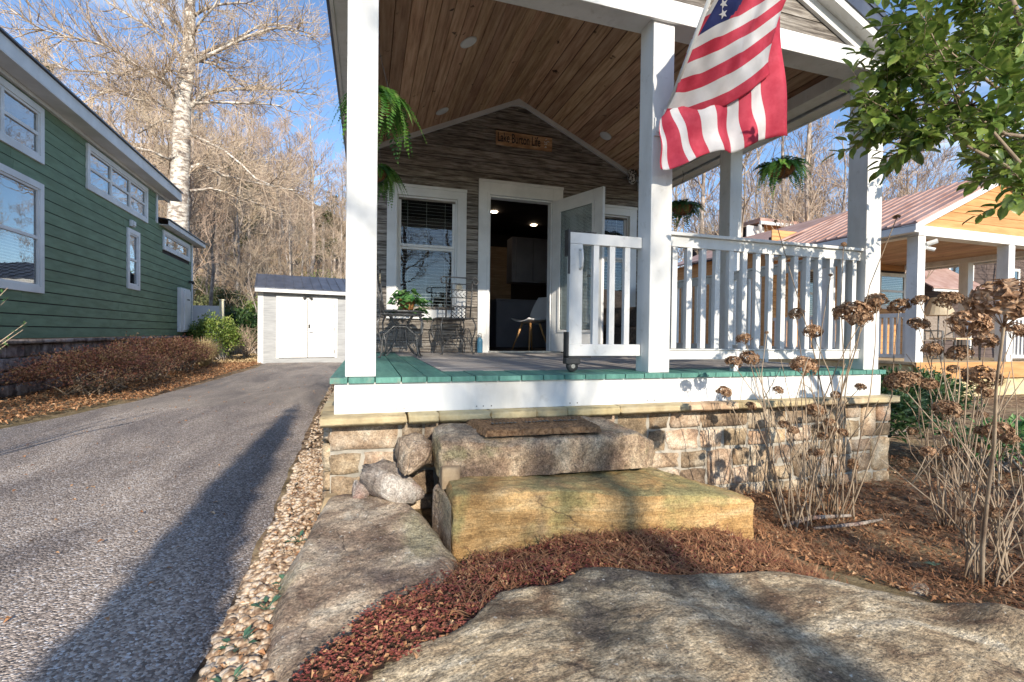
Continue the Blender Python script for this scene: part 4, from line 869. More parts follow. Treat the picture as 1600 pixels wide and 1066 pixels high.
# bistro table
def arc(c, r, a0, a1, n=8, pl='xz', y=0):
    return [(c[0]+r*cos(a0+(a1-a0)*i/n), y, c[1]+r*sin(a0+(a1-a0)*i/n)) for i in range(n+1)]
TX, TY = .36, 5.42
t = empty('bistro_table', 'small round black wrought iron table beside the left porch post', 'table', (TX, TY, DZ))
m = MB(); m.lathe([(.0,.470),(.235,.470),(.25,.478),(.25,.492),(.235,.497),(.0,.497)], (TX,TY,DZ), 28); part('tabletop', m, METALK, t, smooth=False)
for k in range(4):
    a = pi/4+k*pi/2; m = MB(); P = [(.20,.47),(.14,.40),(.065,.30),(.06,.22),(.11,.12),(.19,.03),(.235,.0)]
    m.tube([(TX+r*cos(a),TY+r*sin(a),DZ+z) for r,z in P], .009, 6); part('leg', m, METALK, t, smooth=True)
m = MB(); m.tube([(TX+.10*cos(2*pi*i/20),TY+.10*sin(2*pi*i/20),DZ+.135) for i in range(21)], .006, 5); part('stretcher_ring', m, METALK, t)
# wrought iron chairs (local frame: seat faces -y, back at +y)
def chair(loc, rz, label):
    t = empty('iron_chair', label, 'chair', loc, rz, group='wrought iron chairs at the bistro table', local=True)
    m = MB(); sz = .43
    rim = [(-.19,-.20,sz),(0,-.225,sz),(.19,-.20,sz),(.215,0,sz),(.185,.19,sz),(0,.20,sz),(-.185,.19,sz),(-.215,0,sz),(-.19,-.20,sz)]
    m.tube(rim, .009, 6); part('seat_frame', m, METALK, t, smooth=True)
    m = MB()
    for i in range(-5, 6):
        m.bar((i*.037,-.20,sz+.002),(i*.037,.19,sz+.002),.007); m.bar((-.20,i*.036,sz+.006),(.20,i*.036,sz+.006),.007)
    part('seat_lattice', m, METALK, t)
    for sx, sy in ((-1,-1),(1,-1),(-1,1),(1,1)):
        m = MB(); P = [(.185,sz),(.215,sz-.08),(.205,sz-.18),(.175,.14),(.175,.05),(.20,0)]
        m.tube([(sx*r, sy*r*.98, z) for r,z in P], .0085, 6); m.lathe([(.016,0),(.010,.018)], (sx*.20, sy*.196, 0), 8); part('leg', m, METALK, t, smooth=True)
    for s in (-1, 1):                     # skirt of bowed rods between the legs
        m = MB(); m.tube([(s*.19+0,-.18,.02),(s*.185,-.16,.22),(s*.18,-.06,.31),(s*.18,.06,.31),(s*.185,.16,.22),(s*.19,.18,.02)], .006, 5)
        for q in (-.10,-.05,0,.05,.10): m.tube([(s*.183,q,.30-abs(q)*.4),(s*.195,q*1.4,.10)], .004, 4)
        part('stretcher', m, METALK, t)
    m = MB(); m.tube([(-.185,-.19,.10),(-.1,-.2,.20),(0,-.2,.235),(.1,-.2,.20),(.185,-.19,.10)], .006, 5); m.tube([(-.185,.19,.10),(-.1,.2,.20),(0,.2,.235),(.1,.2,.20),(.185,.19,.10)], .006, 5)
    m.tube([(-.185,-.19,.10),(0,-.2,.11),(.185,-.19,.10)], .005, 5)
    for q in (-.12,-.06,0,.06,.12): m.tube([(q,-.2,.225-abs(q)*.4),(q*.9,-.2,.105)], .004, 4)
    part('stretcher', m, METALK, t)
    b = MB()
    for s in (-1,1): b.tube([(s*.15,.19,sz),(s*.155,.21,sz+.18),(s*.16,.235,sz+.42)], .009, 6)
    b.tube([(-.085,.20,sz),(-.095,.235,sz+.40)], .006, 5); b.tube([(.085,.20,sz),(.095,.235,sz+.40)], .006, 5)
    for z in (.14,.24,.33,.40): b.tube([(-.158,.21+z*.05,sz+z),(.158,.21+z*.05,sz+z)], .006, 5)
    bk = part('backrest', b, METALK, t, smooth=True)
    b = MB()
    for q in (-.10,-.05,0,.05):
        b.tube([(q,.205,sz+.01),(q+.05,.208,sz+.05),(q,.211,sz+.095),(q+.05,.214,sz+.14)], .005, 5)
        b.tube([(q+.05,.205,sz+.01),(q,.208,sz+.05),(q+.05,.211,sz+.095),(q,.214,sz+.14)], .005, 5)
        b.tube([(q,.218,sz+.24),(q+.05,.222,sz+.285),(q,.226,sz+.33)], .004, 4)
    part('back_lattice', b, METALK, bk)
    b = MB(); b.lathe([(.0,0),(.032,.002),(.03,.012),(0,.014)], (0,0,0), 14)
    for k in range(12): b.bar((.028*cos(k*pi/6),.028*sin(k*pi/6),.007),(.05*cos(k*pi/6),.05*sin(k*pi/6),.007),.008,.006)
    xf(b, Matrix.Translation((0,.222,sz+.365)) @ Matrix.Rotation(pi/2,4,'X')); part('sun_medallion', b, M('brass_medallion',[(.3,(.40,.33,.22)),(.7,(.55,.48,.36))],20,rough=.5,metallic=.3) if 'brass_medallion' not in bpy.data.materials else bpy.data.materials['brass_medallion'], bk)
    b = MB(); b.tube([(-.17,.238,sz+.475),(.17,.238,sz+.475)], .008, 6)
    for s in (-1,1):
        P = [(s*(.19+(.052-.0045*i)*sin(i*.62)), .238, sz+.43+(.052-.0045*i)*cos(i*.62)) for i in range(9)]; b.tube([(s*.17,.238,sz+.478)]+P, .0075, 6)
        b.tube([(s*.16,.235,sz+.42),(s*.16,.238,sz+.475)], .008, 6)
    part('scroll_rail', b, METALK, bk, smooth=True)
    return t
chair((1.00, 5.72, DZ), radians(188), 'black wrought iron chair with scrolled back by the blue bottle, right of the table')
chair((.33, 4.93, DZ), radians(82), 'black wrought iron chair half hidden by the left porch post, in front of the table')
# basket planter on the table
t = empty('basket_planter', 'wicker basket of trailing green pothos on the small round table', 'planter', (.42, 5.38, DZ+.498))
bz = DZ+.498
m = MB(); m.lathe([(.066,0),(.078,.05),(.088,.11),(.094,.135),(.086,.137),(.07,.10)], (.42,5.38,bz), 26); part('basket', m, WICK, t, smooth=True)
IVL = []
for k in range(3):
    b = MB(); L=.055+.008*k; V = [(0,0,0),(-.45*L,.18*L,.10*L),(-.5*L,.5*L,.08*L),(0,.5*L,-.04*L),(.5*L,.5*L,.08*L),(.45*L,.18*L,.10*L),(0,1.15*L,-.12*L)]
    b.add(V, [(0,3,2,1),(0,5,4,3),(2,3,6),(3,4,6)]); IVL.append(mesh('leaf_mesh', b, IVY))
for i in range(150):
    a = R.uniform(0,2*pi); r = .155*sqrt(R.random()); h = R.uniform(.10,.24) - r*.45
    if i > 100: r = R.uniform(.11,.17); h = R.uniform(-.05,.12)
    if R.random() < .2: a = R.uniform(-.9,.2); r = R.uniform(.12,.24); h = R.uniform(-.14,.10)
    p = (.42+r*cos(a), 5.38+r*sin(a), bz+h+.03); inst('leaf', IVL[i%3], t, p, (1,1,1), (R.uniform(-.9,.1), R.uniform(-.5,.5), a-pi/2+R.uniform(-.8,.8)))
m = MB()
for k in range(14): a = k*.45; m.tube([(.42+.03*cos(a),5.38+.03*sin(a),bz+.10),(.42+.09*cos(a),5.38+.09*sin(a),bz+.17),(.42+.15*cos(a),5.38+.15*sin(a),bz+.06)], .0022, 4)
part('stem', m, FERN, t)
# bottle
t = empty('water_bottle', 'slim blue metal water bottle with loop cap standing by the door frame', 'bottle', (1.40, 5.99, DZ))
m = MB(); m.lathe([(.035,0),(.038,.01),(.038,.15),(.034,.175),(.022,.19),(.022,.2)], (1.40,5.99,DZ), 20); part('bottle_body', m, M('blue_enamel',[(.3,(.07,.20,.32)),(.7,(.09,.25,.38))],5,rough=.3,bump=0,spec=.5), t, smooth=True)
m = MB(); m.lathe([(.024,.2),(.024,.222),(.02,.225)], (1.40,5.99,DZ), 16); m.tube([(1.40+.022*cos(a),5.99,DZ+.228+.028*sin(a)) for a in [pi*i/8 for i in range(9)]], .005, 6); part('loop_cap', m, CHROME, t)
# moulded chair just inside the door
SHELL = M('white_moulded_plastic',[(.3,(.62,.62,.64)),(.7,(.68,.68,.70))],5,rough=.4,bump=0); OAK = M('honey_wood',[(.3,(.38,.19,.07)),(.7,(.50,.28,.12))],8,(1,1,.3),.5,.1)
t = empty('shell_chair', 'white moulded chair with honey wood legs just inside the doorway', 'chair', (2.42, 6.9, DZ), radians(-70), local=True)
V = []; F = []; nu, nv = 12, 14
for j in range(nv+1):
    v = j/nv
    if v < .5: y, z = -.22+.40*(v/.5), .44-.02*sin(pi*v/.5)
    else: q = (v-.5)/.5; y, z = .18+.13*q, .44+.40*q
    for i in range(nu+1):
        u = -1+2*i/nu; wd = .22-.06*max(0,(v-.6)/.4)**2*1.6
        V.append((u*wd, y-(.05*u*u if v > .5 else 0), z+(.05*u*u if v <= .5 else .0)+.0))
F = [(j*(nu+1)+i, j*(nu+1)+i+1, (j+1)*(nu+1)+i+1, (j+1)*(nu+1)+i) for j in range(nv) for i in range(nu)]
m = MB(); m.add(V,F); o = part('seat_shell', m, SHELL, t, smooth=True); md = o.modifiers.new('solidify','SOLIDIFY'); md.thickness = .012
for sx, sy in ((-1,-1),(1,-1),(-1,1),(1,1)): m = MB(); m.tube([(sx*.10,sy*.09,.42),(sx*.21,sy*.20,0)], [.018,.011], 8); part('leg', m, OAK, t, smooth=True)
m = MB(); m.tube([(-.1,-.09,.41),(.1,.09,.41)],.012,6); m.tube([(.1,-.09,.41),(-.1,.09,.41)],.012,6); part('brace', m, METALK, t)
# dark armchair behind the gate
t = empty('wicker_armchair', 'dark wicker armchair with a teal cushion in the porch corner behind the gate', 'armchair', (3.28, 5.45, DZ), radians(25), local=True)
WK = M('dark_wicker',[(.3,(.02,.016,.014)),(.7,(.05,.04,.035))],50,bump=.6,bscale=90)
m = MB(); m.box(-.33,.33,-.33,.33,.06,.36); sb = part('seat_base', m, WK, t, bevel=.02)
m = MB(); m.box(-.33,.33,.24,.33,.361,.86); part('backrest', m, WK, t, bevel=.03)
for s in (-1,1): m = MB(); m.box(min(s*.33,s*.26),max(s*.33,s*.26),-.33,.235,.361,.60); part('armrest', m, WK, t, bevel=.02)
m = MB(); m.box(-.25,.25,-.32,.23,.362,.47); part('cushion', m, M('teal_cloth',[(.3,(.06,.16,.19)),(.7,(.10,.23,.26))],20,rough=.9), t, bevel=.03)
for sx,sy in ((-1,-1),(1,-1),(-1,1),(1,1)): m = MB(); m.box(sx*.30-.02,sx*.30+.02,sy*.30-.02,sy*.30+.02,0,.06); part('foot', m, WK, t)

# ================================================================ FLAG
t = empty('flag', 'American flag with red and white stripes hanging from a pole on the middle porch post', 'flag', (1.845, 2.735, 2.39))
pb = Vector((1.845, 2.70, 2.395)); pt_ = Vector((1.80, 2.02, 3.10))
m = MB(); m.tube([pb+(pb-pt_)*.05, pt_], .0125, 10); m.lathe([(.0,-.02),(.018,-.012),(.022,0),(.018,.014),(.0,.022)], tuple(pt_+Vector((0,-.01,.02))), 12); part('pole', m, TRIM, t, smooth=True)
m = MB(); m.box(1.81,1.88,2.728,2.739,2.33,2.45); m.tube([pb+Vector((0,.03,-.03)), pb+(pt_-pb)*.09], .021, 10); part('bracket', m, TRIM, t)
mats3 = [RED, FWHT, BLUE]
def V3(x,y,z): return Vector((x,y,z))
# upper drape: stripes run up along the pole; lower drape: stripes hang straight down
BL, BR_, TR_, TL = V3(1.81,2.655,2.40), V3(2.47,2.42,2.70), V3(2.34,2.12,3.55), V3(1.84,2.06,3.06)
def upat(u, v):
    p = (BL*(1-u)+BR_*u)*(1-v)+(TL*(1-u)+TR_*u)*v
    bow = -.10*sin(pi*u)*(1-v)*.8
    fold = .026*sin(u*7+v*5)+.016*sin(u*15-v*9)+.006*sin(u*31+v*24)
    return p + V3(.015*sin(v*9+u*3), fold-.05*sin(pi*u)*v, bow)
vb = [0,.085,.19,.28,.37,.45,.53,.64,1.0]; colu = [0,1,0,1,0,1,0,1]
m = MB(); NU = 34
for si in range(8):
    ns = 7
    V = [tuple(upat(i/NU, vb[si]+(vb[si+1]-vb[si])*j/ns)) for j in range(ns+1) for i in range(NU+1)]
    for j in range(ns):
        for i in range(NU):
            u_, v_ = (i+.5)/NU, vb[si]+(vb[si+1]-vb[si])*(j+.5)/ns
            c = colu[si]
            if v_ > .53 and .07 < u_ < .30+1.1*(v_-.53): c = 2
            b = len(m.v); m.v.extend([V[j*(NU+1)+i],V[j*(NU+1)+i+1],V[(j+1)*(NU+1)+i+1],V[(j+1)*(NU+1)+i]]); m.f.append((b,b+1,b+2,b+3)); m.mi.append(c)
# lower drape
ws = [.028,.060,.105,.085,.105,.085,.105,.085,.105,.105,.132]; cols = [0,1,0,1,0,1,0,1,0,1,0]; acc = 0; NL = 26
LBt, LBb = V3(1.80,2.66,2.39), V3(1.775,2.60,2.065); RBt, RBb = V3(2.50,2.40,2.97), V3(2.62,2.46,2.33)
def lpat(u, v):        # u across, v 0 top .. 1 bottom
    top = LBt*(1-u)+V3(2.50,2.43,2.70)*u
    if u > .82: top = top + V3(0,0,(u-.82)/.18*.52)
    bot = LBb*(1-u)+RBb*u + V3(0,0,-.018*sin(u*13))
    gather = (1-v)*.10*sin(pi*min(1,u*2))
    p = top*(1-v)+bot*v; return p + V3(-gather, .030*sin(u*24)*(.35+v*.65)+.010*sin(v*9+u*5), 0)
for wi, c in zip(ws, cols):
    for i in range(4):
        for j in range(NL):
            q = [lpat(acc+wi*(i+a)/4, (j+b_)/NL) for a,b_ in ((0,0),(1,0),(1,1),(0,1))]
            b = len(m.v); m.v.extend([tuple(x) for x in q]); m.f.append((b,b+1,b+2,b+3)); m.mi.append(c)
    acc += wi
org = W[t]; m.v = [(x-org.x,y-org.y,z-org.z) for x,y,z in m.v]; me = mesh('flag_cloth', m, mats3, smooth=True, fix=False)
bmm = bmesh.new(); bmm.from_mesh(me); bmesh.ops.remove_doubles(bmm, verts=bmm.verts, dist=.0004); bmm.to_mesh(me); bmm.free()
fo = bpy.data.objects.new('flag_cloth', me); COL.objects.link(fo); fo.parent = t; W[fo] = W[t]; md = fo.modifiers.new('solidify','SOLIDIFY'); md.thickness = .0015
for su, sv in ((.19,.585),(.15,.66),(.28,.655),(.24,.74),(.38,.73),(.16,.82),(.34,.82),(.50,.83)):
    c = upat(su, sv); du = (upat(su+.02,sv)-c).normalized(); dv = (upat(su,sv+.02)-c); dv = (dv-du*dv.dot(du)).normalized(); nn = du.cross(dv)
    if nn.y > 0: nn = -nn
    m = MB(); P = [c+nn*.004+ (du*cos(pi/2+k*pi/5)+dv*sin(pi/2+k*pi/5))*(.026 if k%2==0 else .0105) for k in range(10)]
    m.add([c+nn*.0045]+P, [(0,1+k,1+(k+1)%10) for k in range(10)]); part('star', m, FWHT, t, fix=False)

# ================================================================ HANGING FERNS
def frondmesh(mat, L, seed, droop=1.0):
    r = random.Random(seed); b = MB(); n = 26; P = []
    for i in range(n+1):
        s = i/n; P.append(Vector((0, L*(s*.88 - .22*s*s*droop), L*(.50*s - .98*droop*s*s))))
    b.tube(P, [.0022*(1-.7*i/n) for i in range(n+1)], 3, cap=False)
    for i in range(1, n+1):
        s = i/n; lw = L*.17*(sin(pi*min(1, s*.9+.12))**.7); d = (P[i]-P[i-1]).normalized()
        for sg in (-1,1):
            side = Vector((sg,0,0)); dr = (side + d*.35 + Vector((0,0,-.15+r.uniform(-.15,.15)))).normalized()
            b.leaf(P[i], dr, d.cross(dr)*sg, lw*r.uniform(.85,1.1), L*.046, fold=.1)
    return mesh('frond_mesh', b, mat, fix=False)
def fern(name, label, loc, hook_z, rad, nf, mats, fl=.42, seed=1, dr3=(1.15,1.0,1.4)):
    t = empty(name, label, 'hanging fern', loc, group='ferns hanging under the porch roof'); x,y,z = loc; r = random.Random(seed)
    m = MB(); m.lathe([(.01,-.105),(rad*.5,-.095),(rad*.82,-.06),(rad,0),(rad*.95,.002),(rad*.5,-.03)], loc, 22); bk = part('basket', m, LINER, t, smooth=True)
    m = MB(); m.tube([(x+(rad+.004)*cos(a),y+(rad+.004)*sin(a),z+.002) for a in [2*pi*i/24 for i in range(25)]], .004, 5)
    for k in range(6): a = k*pi/3; m.tube([(x+q*(rad+.006)*cos(a),y+q*(rad+.006)*sin(a),z+h) for q,h in ((1,0),(.84,-.062),(.52,-.10),(0,-.112))], .003, 4)
    part('wire_frame', m, METALK, bk)
    m = MB()
    for k in range(3): a = k*2*pi/3+.4; m.tube([(x+rad*cos(a),y+rad*sin(a),z),(x,y,hook_z-.12)], .0018, 4)
    m.tube([(x,y,hook_z-.12),(x+.015,y,hook_z-.06),(x-.005,y,hook_z)], .0028, 5); part('chain', m, METALK, t)
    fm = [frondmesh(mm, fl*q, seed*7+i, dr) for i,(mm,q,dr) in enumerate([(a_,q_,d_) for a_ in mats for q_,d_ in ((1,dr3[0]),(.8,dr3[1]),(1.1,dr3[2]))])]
    for i in range(nf):
        a = 2*pi*i/nf*2.6+r.uniform(-.2,.2); inst('frond', r.choice(fm), t, (x+.03*cos(a),y+.03*sin(a),z+.01), (1,1,r.uniform(.75,1.15)), (r.uniform(-.25,.25), r.uniform(-.2,.2), a-pi/2))
    return t
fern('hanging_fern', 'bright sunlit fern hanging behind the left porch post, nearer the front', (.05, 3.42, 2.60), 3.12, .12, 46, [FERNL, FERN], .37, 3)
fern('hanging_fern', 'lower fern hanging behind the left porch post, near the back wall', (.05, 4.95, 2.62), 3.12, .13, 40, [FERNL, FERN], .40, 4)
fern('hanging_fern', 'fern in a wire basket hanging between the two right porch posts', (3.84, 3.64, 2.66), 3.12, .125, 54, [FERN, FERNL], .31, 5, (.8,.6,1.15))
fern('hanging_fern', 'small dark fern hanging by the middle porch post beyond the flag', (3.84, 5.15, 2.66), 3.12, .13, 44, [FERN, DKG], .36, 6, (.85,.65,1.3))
# ================================================================ PLANTS
# --- camellia at the upper right
CAMT = [(2.23, 1.68, 2.0), (2.28, 1.72, 2.13), (2.32, 1.71, 2.23), (2.32, 1.61, 2.36), (2.33, 1.61, 2.3), (2.46, 1.67, 2.63), (2.39, 1.59, 2.48), (2.29, 1.61, 2.03), (2.39, 1.69, 1.87), (2.47, 1.24, 1.62), (2.41, 1.79, 2.11), (2.55, 1.85, 2.07), (2.32, 1.51, 2.51), (2.46, 1.57, 2.68), (2.62, 1.32, 2.05), (2.42, 1.46, 2.19), (3.02, 1.58, 2.77), (3.1, 1.8, 2.54), (3.0, 1.96, 2.33), (3.12, 1.45, 2.5), (3.3, 1.59, 2.28), (3.54, 1.82, 3.17), (3.05, 1.91, 3.04), (3.59, 1.7, 2.87), (3.05, 1.97, 2.22), (2.88, 1.94, 2.06), (3.03, 1.61, 1.97), (2.6, 1.33, 1.76), (3.27, 1.61, 2.52), (2.35, 1.65, 2.03), (3.42, 1.67, 2.73), (2.44, 1.5, 2.07), (2.96, 2.04, 2.22), (2.25, 1.52, 1.81), (3.59, 1.67, 2.32), (3.9, 1.8, 2.2), (2.2, 1.48, 1.78), (3.22, 2.09, 2.64), (2.95, 1.36, 1.99), (2.36, 1.34, 1.9), (3.27, 1.75, 2.63), (3.16, 1.69, 2.21), (3.0, 1.71, 2.76), (2.63, 1.87, 2.44), (2.48, 1.27, 2.18), (3.33, 1.93, 2.96), (3.41, 2.11, 2.84), (2.64, 1.64, 2.47), (3.0, 1.78, 2.94), (3.77, 1.79, 2.48), (3.8, 1.77, 2.1), (2.88, 1.43, 1.89), (2.6, 1.54, 2.41), (3.2, 1.81, 2.71), (2.95, 1.66, 2.83), (2.29, 1.41, 1.92), (2.51, 1.74, 2.31), (2.67, 1.44, 2.37), (2.81, 1.33, 2.42), (2.38, 1.56, 2.38), (2.79, 1.99, 2.62), (3.08, 2.17, 2.59), (2.12, 1.57, 2.08), (3.29, 1.67, 1.88), (2.51, 1.53, 1.85), (2.77, 1.49, 2.34), (2.96, 1.57, 2.53), (3.66, 1.87, 2.6), (2.89, 1.68, 2.76), (4.07, 1.97, 2.62), (3.32, 1.69, 2.21), (3.4, 1.82, 2.02), (3.25, 1.85, 2.43), (2.94, 1.88, 2.25), (2.51, 1.27, 2.1), (3.2, 1.82, 2.02), (2.89, 1.57, 2.43), (3.73, 1.96, 3.25), (2.75, 1.32, 1.69), (2.7, 1.66, 2.58), (3.09, 1.68, 2.8), (2.39, 1.28, 1.86), (3.16, 1.58, 2.44), (3.58, 2.03, 2.98), (2.25, 1.53, 2.13), (3.64, 1.99, 2.07), (3.09, 2.18, 2.47), (2.93, 2.01, 2.65), (3.41, 1.77, 2.56), (3.35, 1.8, 2.69), (3.05, 1.71, 2.16), (3.36, 2.14, 2.77)]
HEADS = [(2.623, 2.35, 1.151, 0.045), (2.647, 2.25, 1.041, 0.052), (2.217, 2.35, 0.992, 0.043), (2.211, 2.3, 0.876, 0.054), (2.093, 2.3, 0.85, 0.046), (2.414, 2.1, 0.838, 0.067), (2.028, 2.3, 0.675, 0.042), (2.777, 2.1, 1.157, 0.092), (2.71, 2.0, 1.111, 0.055), (2.974, 2.1, 1.236, 0.055), (3.051, 2.2, 1.193, 0.057), (3.167, 2.1, 1.207, 0.056), (3.188, 2.0, 1.237, 0.046), (3.182, 2.0, 1.094, 0.058), (3.27, 1.9, 1.233, 0.075), (3.14, 1.9, 0.942, 0.056), (3.199, 1.8, 0.928, 0.065), (2.442, 1.6, 0.798, 0.08), (2.825, 1.5, 0.823, 0.08), (3.052, 1.6, 0.731, 0.046), (2.411, 1.4, 0.695, 0.061), (2.564, 1.3, 0.616, 0.054), (2.719, 1.5, 1.076, 0.091), (3.231, 1.7, 0.998, 0.063), (1.897, 0.95, 1.119, 0.091), (3.269, 1.6, 1.054, 0.061), (2.325, 2.4, 0.566, 0.032), (2.741, 2.3, 0.539, 0.057), (2.829, 1.9, 1.684, 0.018), (2.287, 2.2, 1.682, 0.011), (2.693, 2.1, 1.557, 0.015), (2.237, 2.2, 1.028, 0.011), (2.598, 2.1, 1.371, 0.011), (3.115, 1.9, 0.741, 0.052)]
TRUNK = [(-7.0, 21.0, 3.84, 0.465), (-6.94, 21.0, 5.55, 0.391), (-6.86, 21.0, 7.5, 0.342), (-6.82, 21.0, 9.21, 0.317), (-6.67, 21.0, 11.0, 0.244), (-6.57, 21.0, 12.64, 0.208), (-6.57, 21.0, 14.58, 0.171), (-6.6, 21.0, 16.5, 0.122)]
LIMBS = [[(-6.86, 21.0, 9.25, 0.171), (-6.97, 20.83, 9.78, 0.133), (-7.02, 20.67, 9.98, 0.12), (-7.24, 20.5, 10.24, 0.106), (-7.5, 20.33, 10.32, 0.093), (-7.93, 20.17, 10.38, 0.078), (-8.33, 20.0, 10.67, 0.067), (-8.82, 19.83, 10.81, 0.057), (-9.28, 19.67, 10.8, 0.048), (-9.81, 19.5, 10.75, 0.038), (-10.31, 19.33, 10.75, 0.029), (-11.04, 19.17, 11.21, 0.016)], [(-7.42, 21.0, 10.46, 0.097), (-7.4, 20.88, 10.64, 0.084), (-7.21, 20.75, 10.7, 0.072), (-6.92, 20.62, 10.66, 0.048)], [(-6.92, 21.0, 8.95, 0.073), (-7.66, 21.33, 9.01, 0.061), (-8.51, 21.67, 8.54, 0.037)], [(-7.08, 21.0, 7.43, 0.097), (-7.24, 20.6, 7.41, 0.071), (-7.55, 20.2, 7.46, 0.058), (-8.06, 19.8, 7.43, 0.045), (-8.44, 19.4, 7.42, 0.022)], [(-7.04, 21.0, 7.72, 0.049), (-7.62, 21.5, 7.54, 0.037), (-8.33, 22.0, 7.22, 0.025)], [(-7.42, 21.0, 10.51, 0.072), (-8.18, 21.33, 10.65, 0.073), (-8.72, 21.67, 10.78, 0.061), (-9.98, 22.0, 10.83, 0.049), (-11.08, 22.33, 10.86, 0.037), (-11.7, 22.67, 11.3, 0.02)], [(-7.13, 21.0, 9.26, 0.097), (-7.59, 20.86, 9.55, 0.072), (-8.24, 20.71, 9.46, 0.07), (-8.57, 20.57, 9.64, 0.06), (-8.99, 20.43, 9.5, 0.05), (-9.39, 20.29, 9.07, 0.036), (-9.83, 20.14, 8.61, 0.022)], [(-6.38, 21.0, 11.35, 0.098), (-6.19, 21.25, 11.84, 0.09), (-5.67, 21.5, 12.33, 0.076), (-4.93, 21.75, 13.05, 0.068), (-4.4, 22.0, 13.7, 0.059), (-3.72, 22.25, 14.05, 0.049), (-2.87, 22.5, 13.9, 0.033), (-2.25, 22.75, 14.09, 0.023)], [(-6.38, 21.0, 11.3, 0.111), (-5.89, 20.71, 11.45, 0.098), (-5.17, 20.43, 11.8, 0.083), (-4.46, 20.14, 12.11, 0.073), (-3.65, 19.86, 12.39, 0.058), (-2.94, 19.57, 12.45, 0.043), (-2.24, 19.29, 12.18, 0.024)], [(-6.44, 21.0, 13.03, 0.086), (-6.02, 20.8, 13.26, 0.073), (-5.44, 20.6, 13.42, 0.061), (-4.74, 20.4, 13.51, 0.049), (-4.15, 20.2, 13.41, 0.024)], [(-6.33, 21.0, 11.35, 0.074), (-5.81, 21.2, 11.43, 0.065), (-5.35, 21.4, 11.22, 0.051), (-5.01, 21.6, 10.97, 0.041), (-4.59, 21.8, 10.88, 0.026)], [(-6.5, 21.0, 9.6, 0.11), (-6.24, 21.21, 10.13, 0.1), (-5.76, 21.43, 10.51, 0.086), (-5.13, 21.64, 10.79, 0.078), (-4.24, 21.86, 11.07, 0.064), (-3.31, 22.07, 11.22, 0.049), (-2.06, 22.29, 11.33, 0.028)], [(-6.44, 21.0, 9.7, 0.074), (-5.77, 20.7, 9.72, 0.068), (-4.84, 20.4, 9.7, 0.059), (-3.9, 20.1, 9.68, 0.049), (-3.14, 19.8, 9.56, 0.024)], [(-6.56, 21.0, 8.51, 0.086), (-5.97, 20.67, 8.22, 0.073), (-5.24, 20.33, 7.82, 0.058), (-4.56, 20.0, 7.24, 0.048), (-4.02, 19.67, 6.67, 0.038), (-3.31, 19.33, 6.36, 0.024)], [(-6.64, 21.0, 6.89, 0.123), (-6.58, 21.12, 7.28, 0.111), (-6.25, 21.25, 7.51, 0.1), (-5.95, 21.38, 7.34, 0.086), (-5.54, 21.5, 7.22, 0.077), (-4.65, 21.62, 7.1, 0.063), (-3.72, 21.75, 7.02, 0.048), (-2.38, 21.88, 6.93, 0.027)], [(-6.56, 21.0, 6.36, 0.074), (-5.96, 21.4, 6.62, 0.066), (-5.39, 21.8, 6.61, 0.052), (-4.53, 22.2, 6.38, 0.04), (-3.61, 22.6, 6.1, 0.028)], [(-6.5, 21.0, 11.88, 0.098), (-6.76, 20.8, 12.24, 0.082), (-7.0, 20.6, 12.66, 0.071), (-7.23, 20.4, 13.07, 0.056), (-7.36, 20.2, 13.48, 0.037)], [(-6.72, 21.0, 11.65, 0.073), (-7.47, 21.5, 12.65, 0.064), (-8.12, 22.0, 13.57, 0.05), (-8.63, 22.5, 14.42, 0.036)], [(-6.67, 21.0, 10.88, 0.098), (-7.05, 21.25, 11.6, 0.084), (-7.56, 21.5, 12.26, 0.074), (-8.24, 21.75, 12.77, 0.064), (-9.17, 22.0, 13.28, 0.049), (-10.09, 22.25, 13.92, 0.035)], [(-6.55, 21.0, 12.12, 0.073), (-6.1, 20.5, 12.55, 0.062), (-5.48, 20.0, 12.95, 0.047), (-5.05, 19.5, 13.4, 0.035)], [(-6.5, 21.0, 9.55, 0.074), (-6.71, 21.0, 10.19, 0.061), (-6.86, 21.0, 10.53, 0.049)]]
cam_t = empty('camellia_tree', 'glossy leaved evergreen camellia reaching in from the upper right beside the porch', 'tree', (3.75, 1.15, -.1))
r = random.Random(8); hub = Vector((3.45, 1.25, 1.45)); tb = MB(); tb.tube([(3.75,1.15,-.15),(3.70,1.18,.5),(3.58,1.2,1.0),tuple(hub)], [.05,.042,.036,.03], 8); tb.tube([tuple(hub),(3.35,1.45,2.0),(3.3,1.6,2.6),(3.2,1.7,3.1)], [.03,.022,.016,.008], 7); tb.tube([(3.58,1.2,1.0),(3.2,1.2,1.45),(2.85,1.33,1.70),(2.5,1.4,1.85)], [.026,.02,.013,.005], 6)
part('trunk', tb, STEM, cam_t, smooth=True)
stems = MB(); LV = []
nodes = [Vector(p) for p in ((3.45,1.25,1.45),(3.35,1.45,2.0),(3.3,1.6,2.6),(3.2,1.2,1.45),(2.85,1.33,1.70),(2.95,1.5,2.0),(2.9,1.6,2.35),(2.7,1.5,2.1))]
stems.tube([nodes[1],nodes[5],nodes[7]],[.012,.010,.006],5); stems.tube([nodes[1],nodes[6]],[.012,.007],5); stems.tube([nodes[4],nodes[7]],[.009,.005],5)
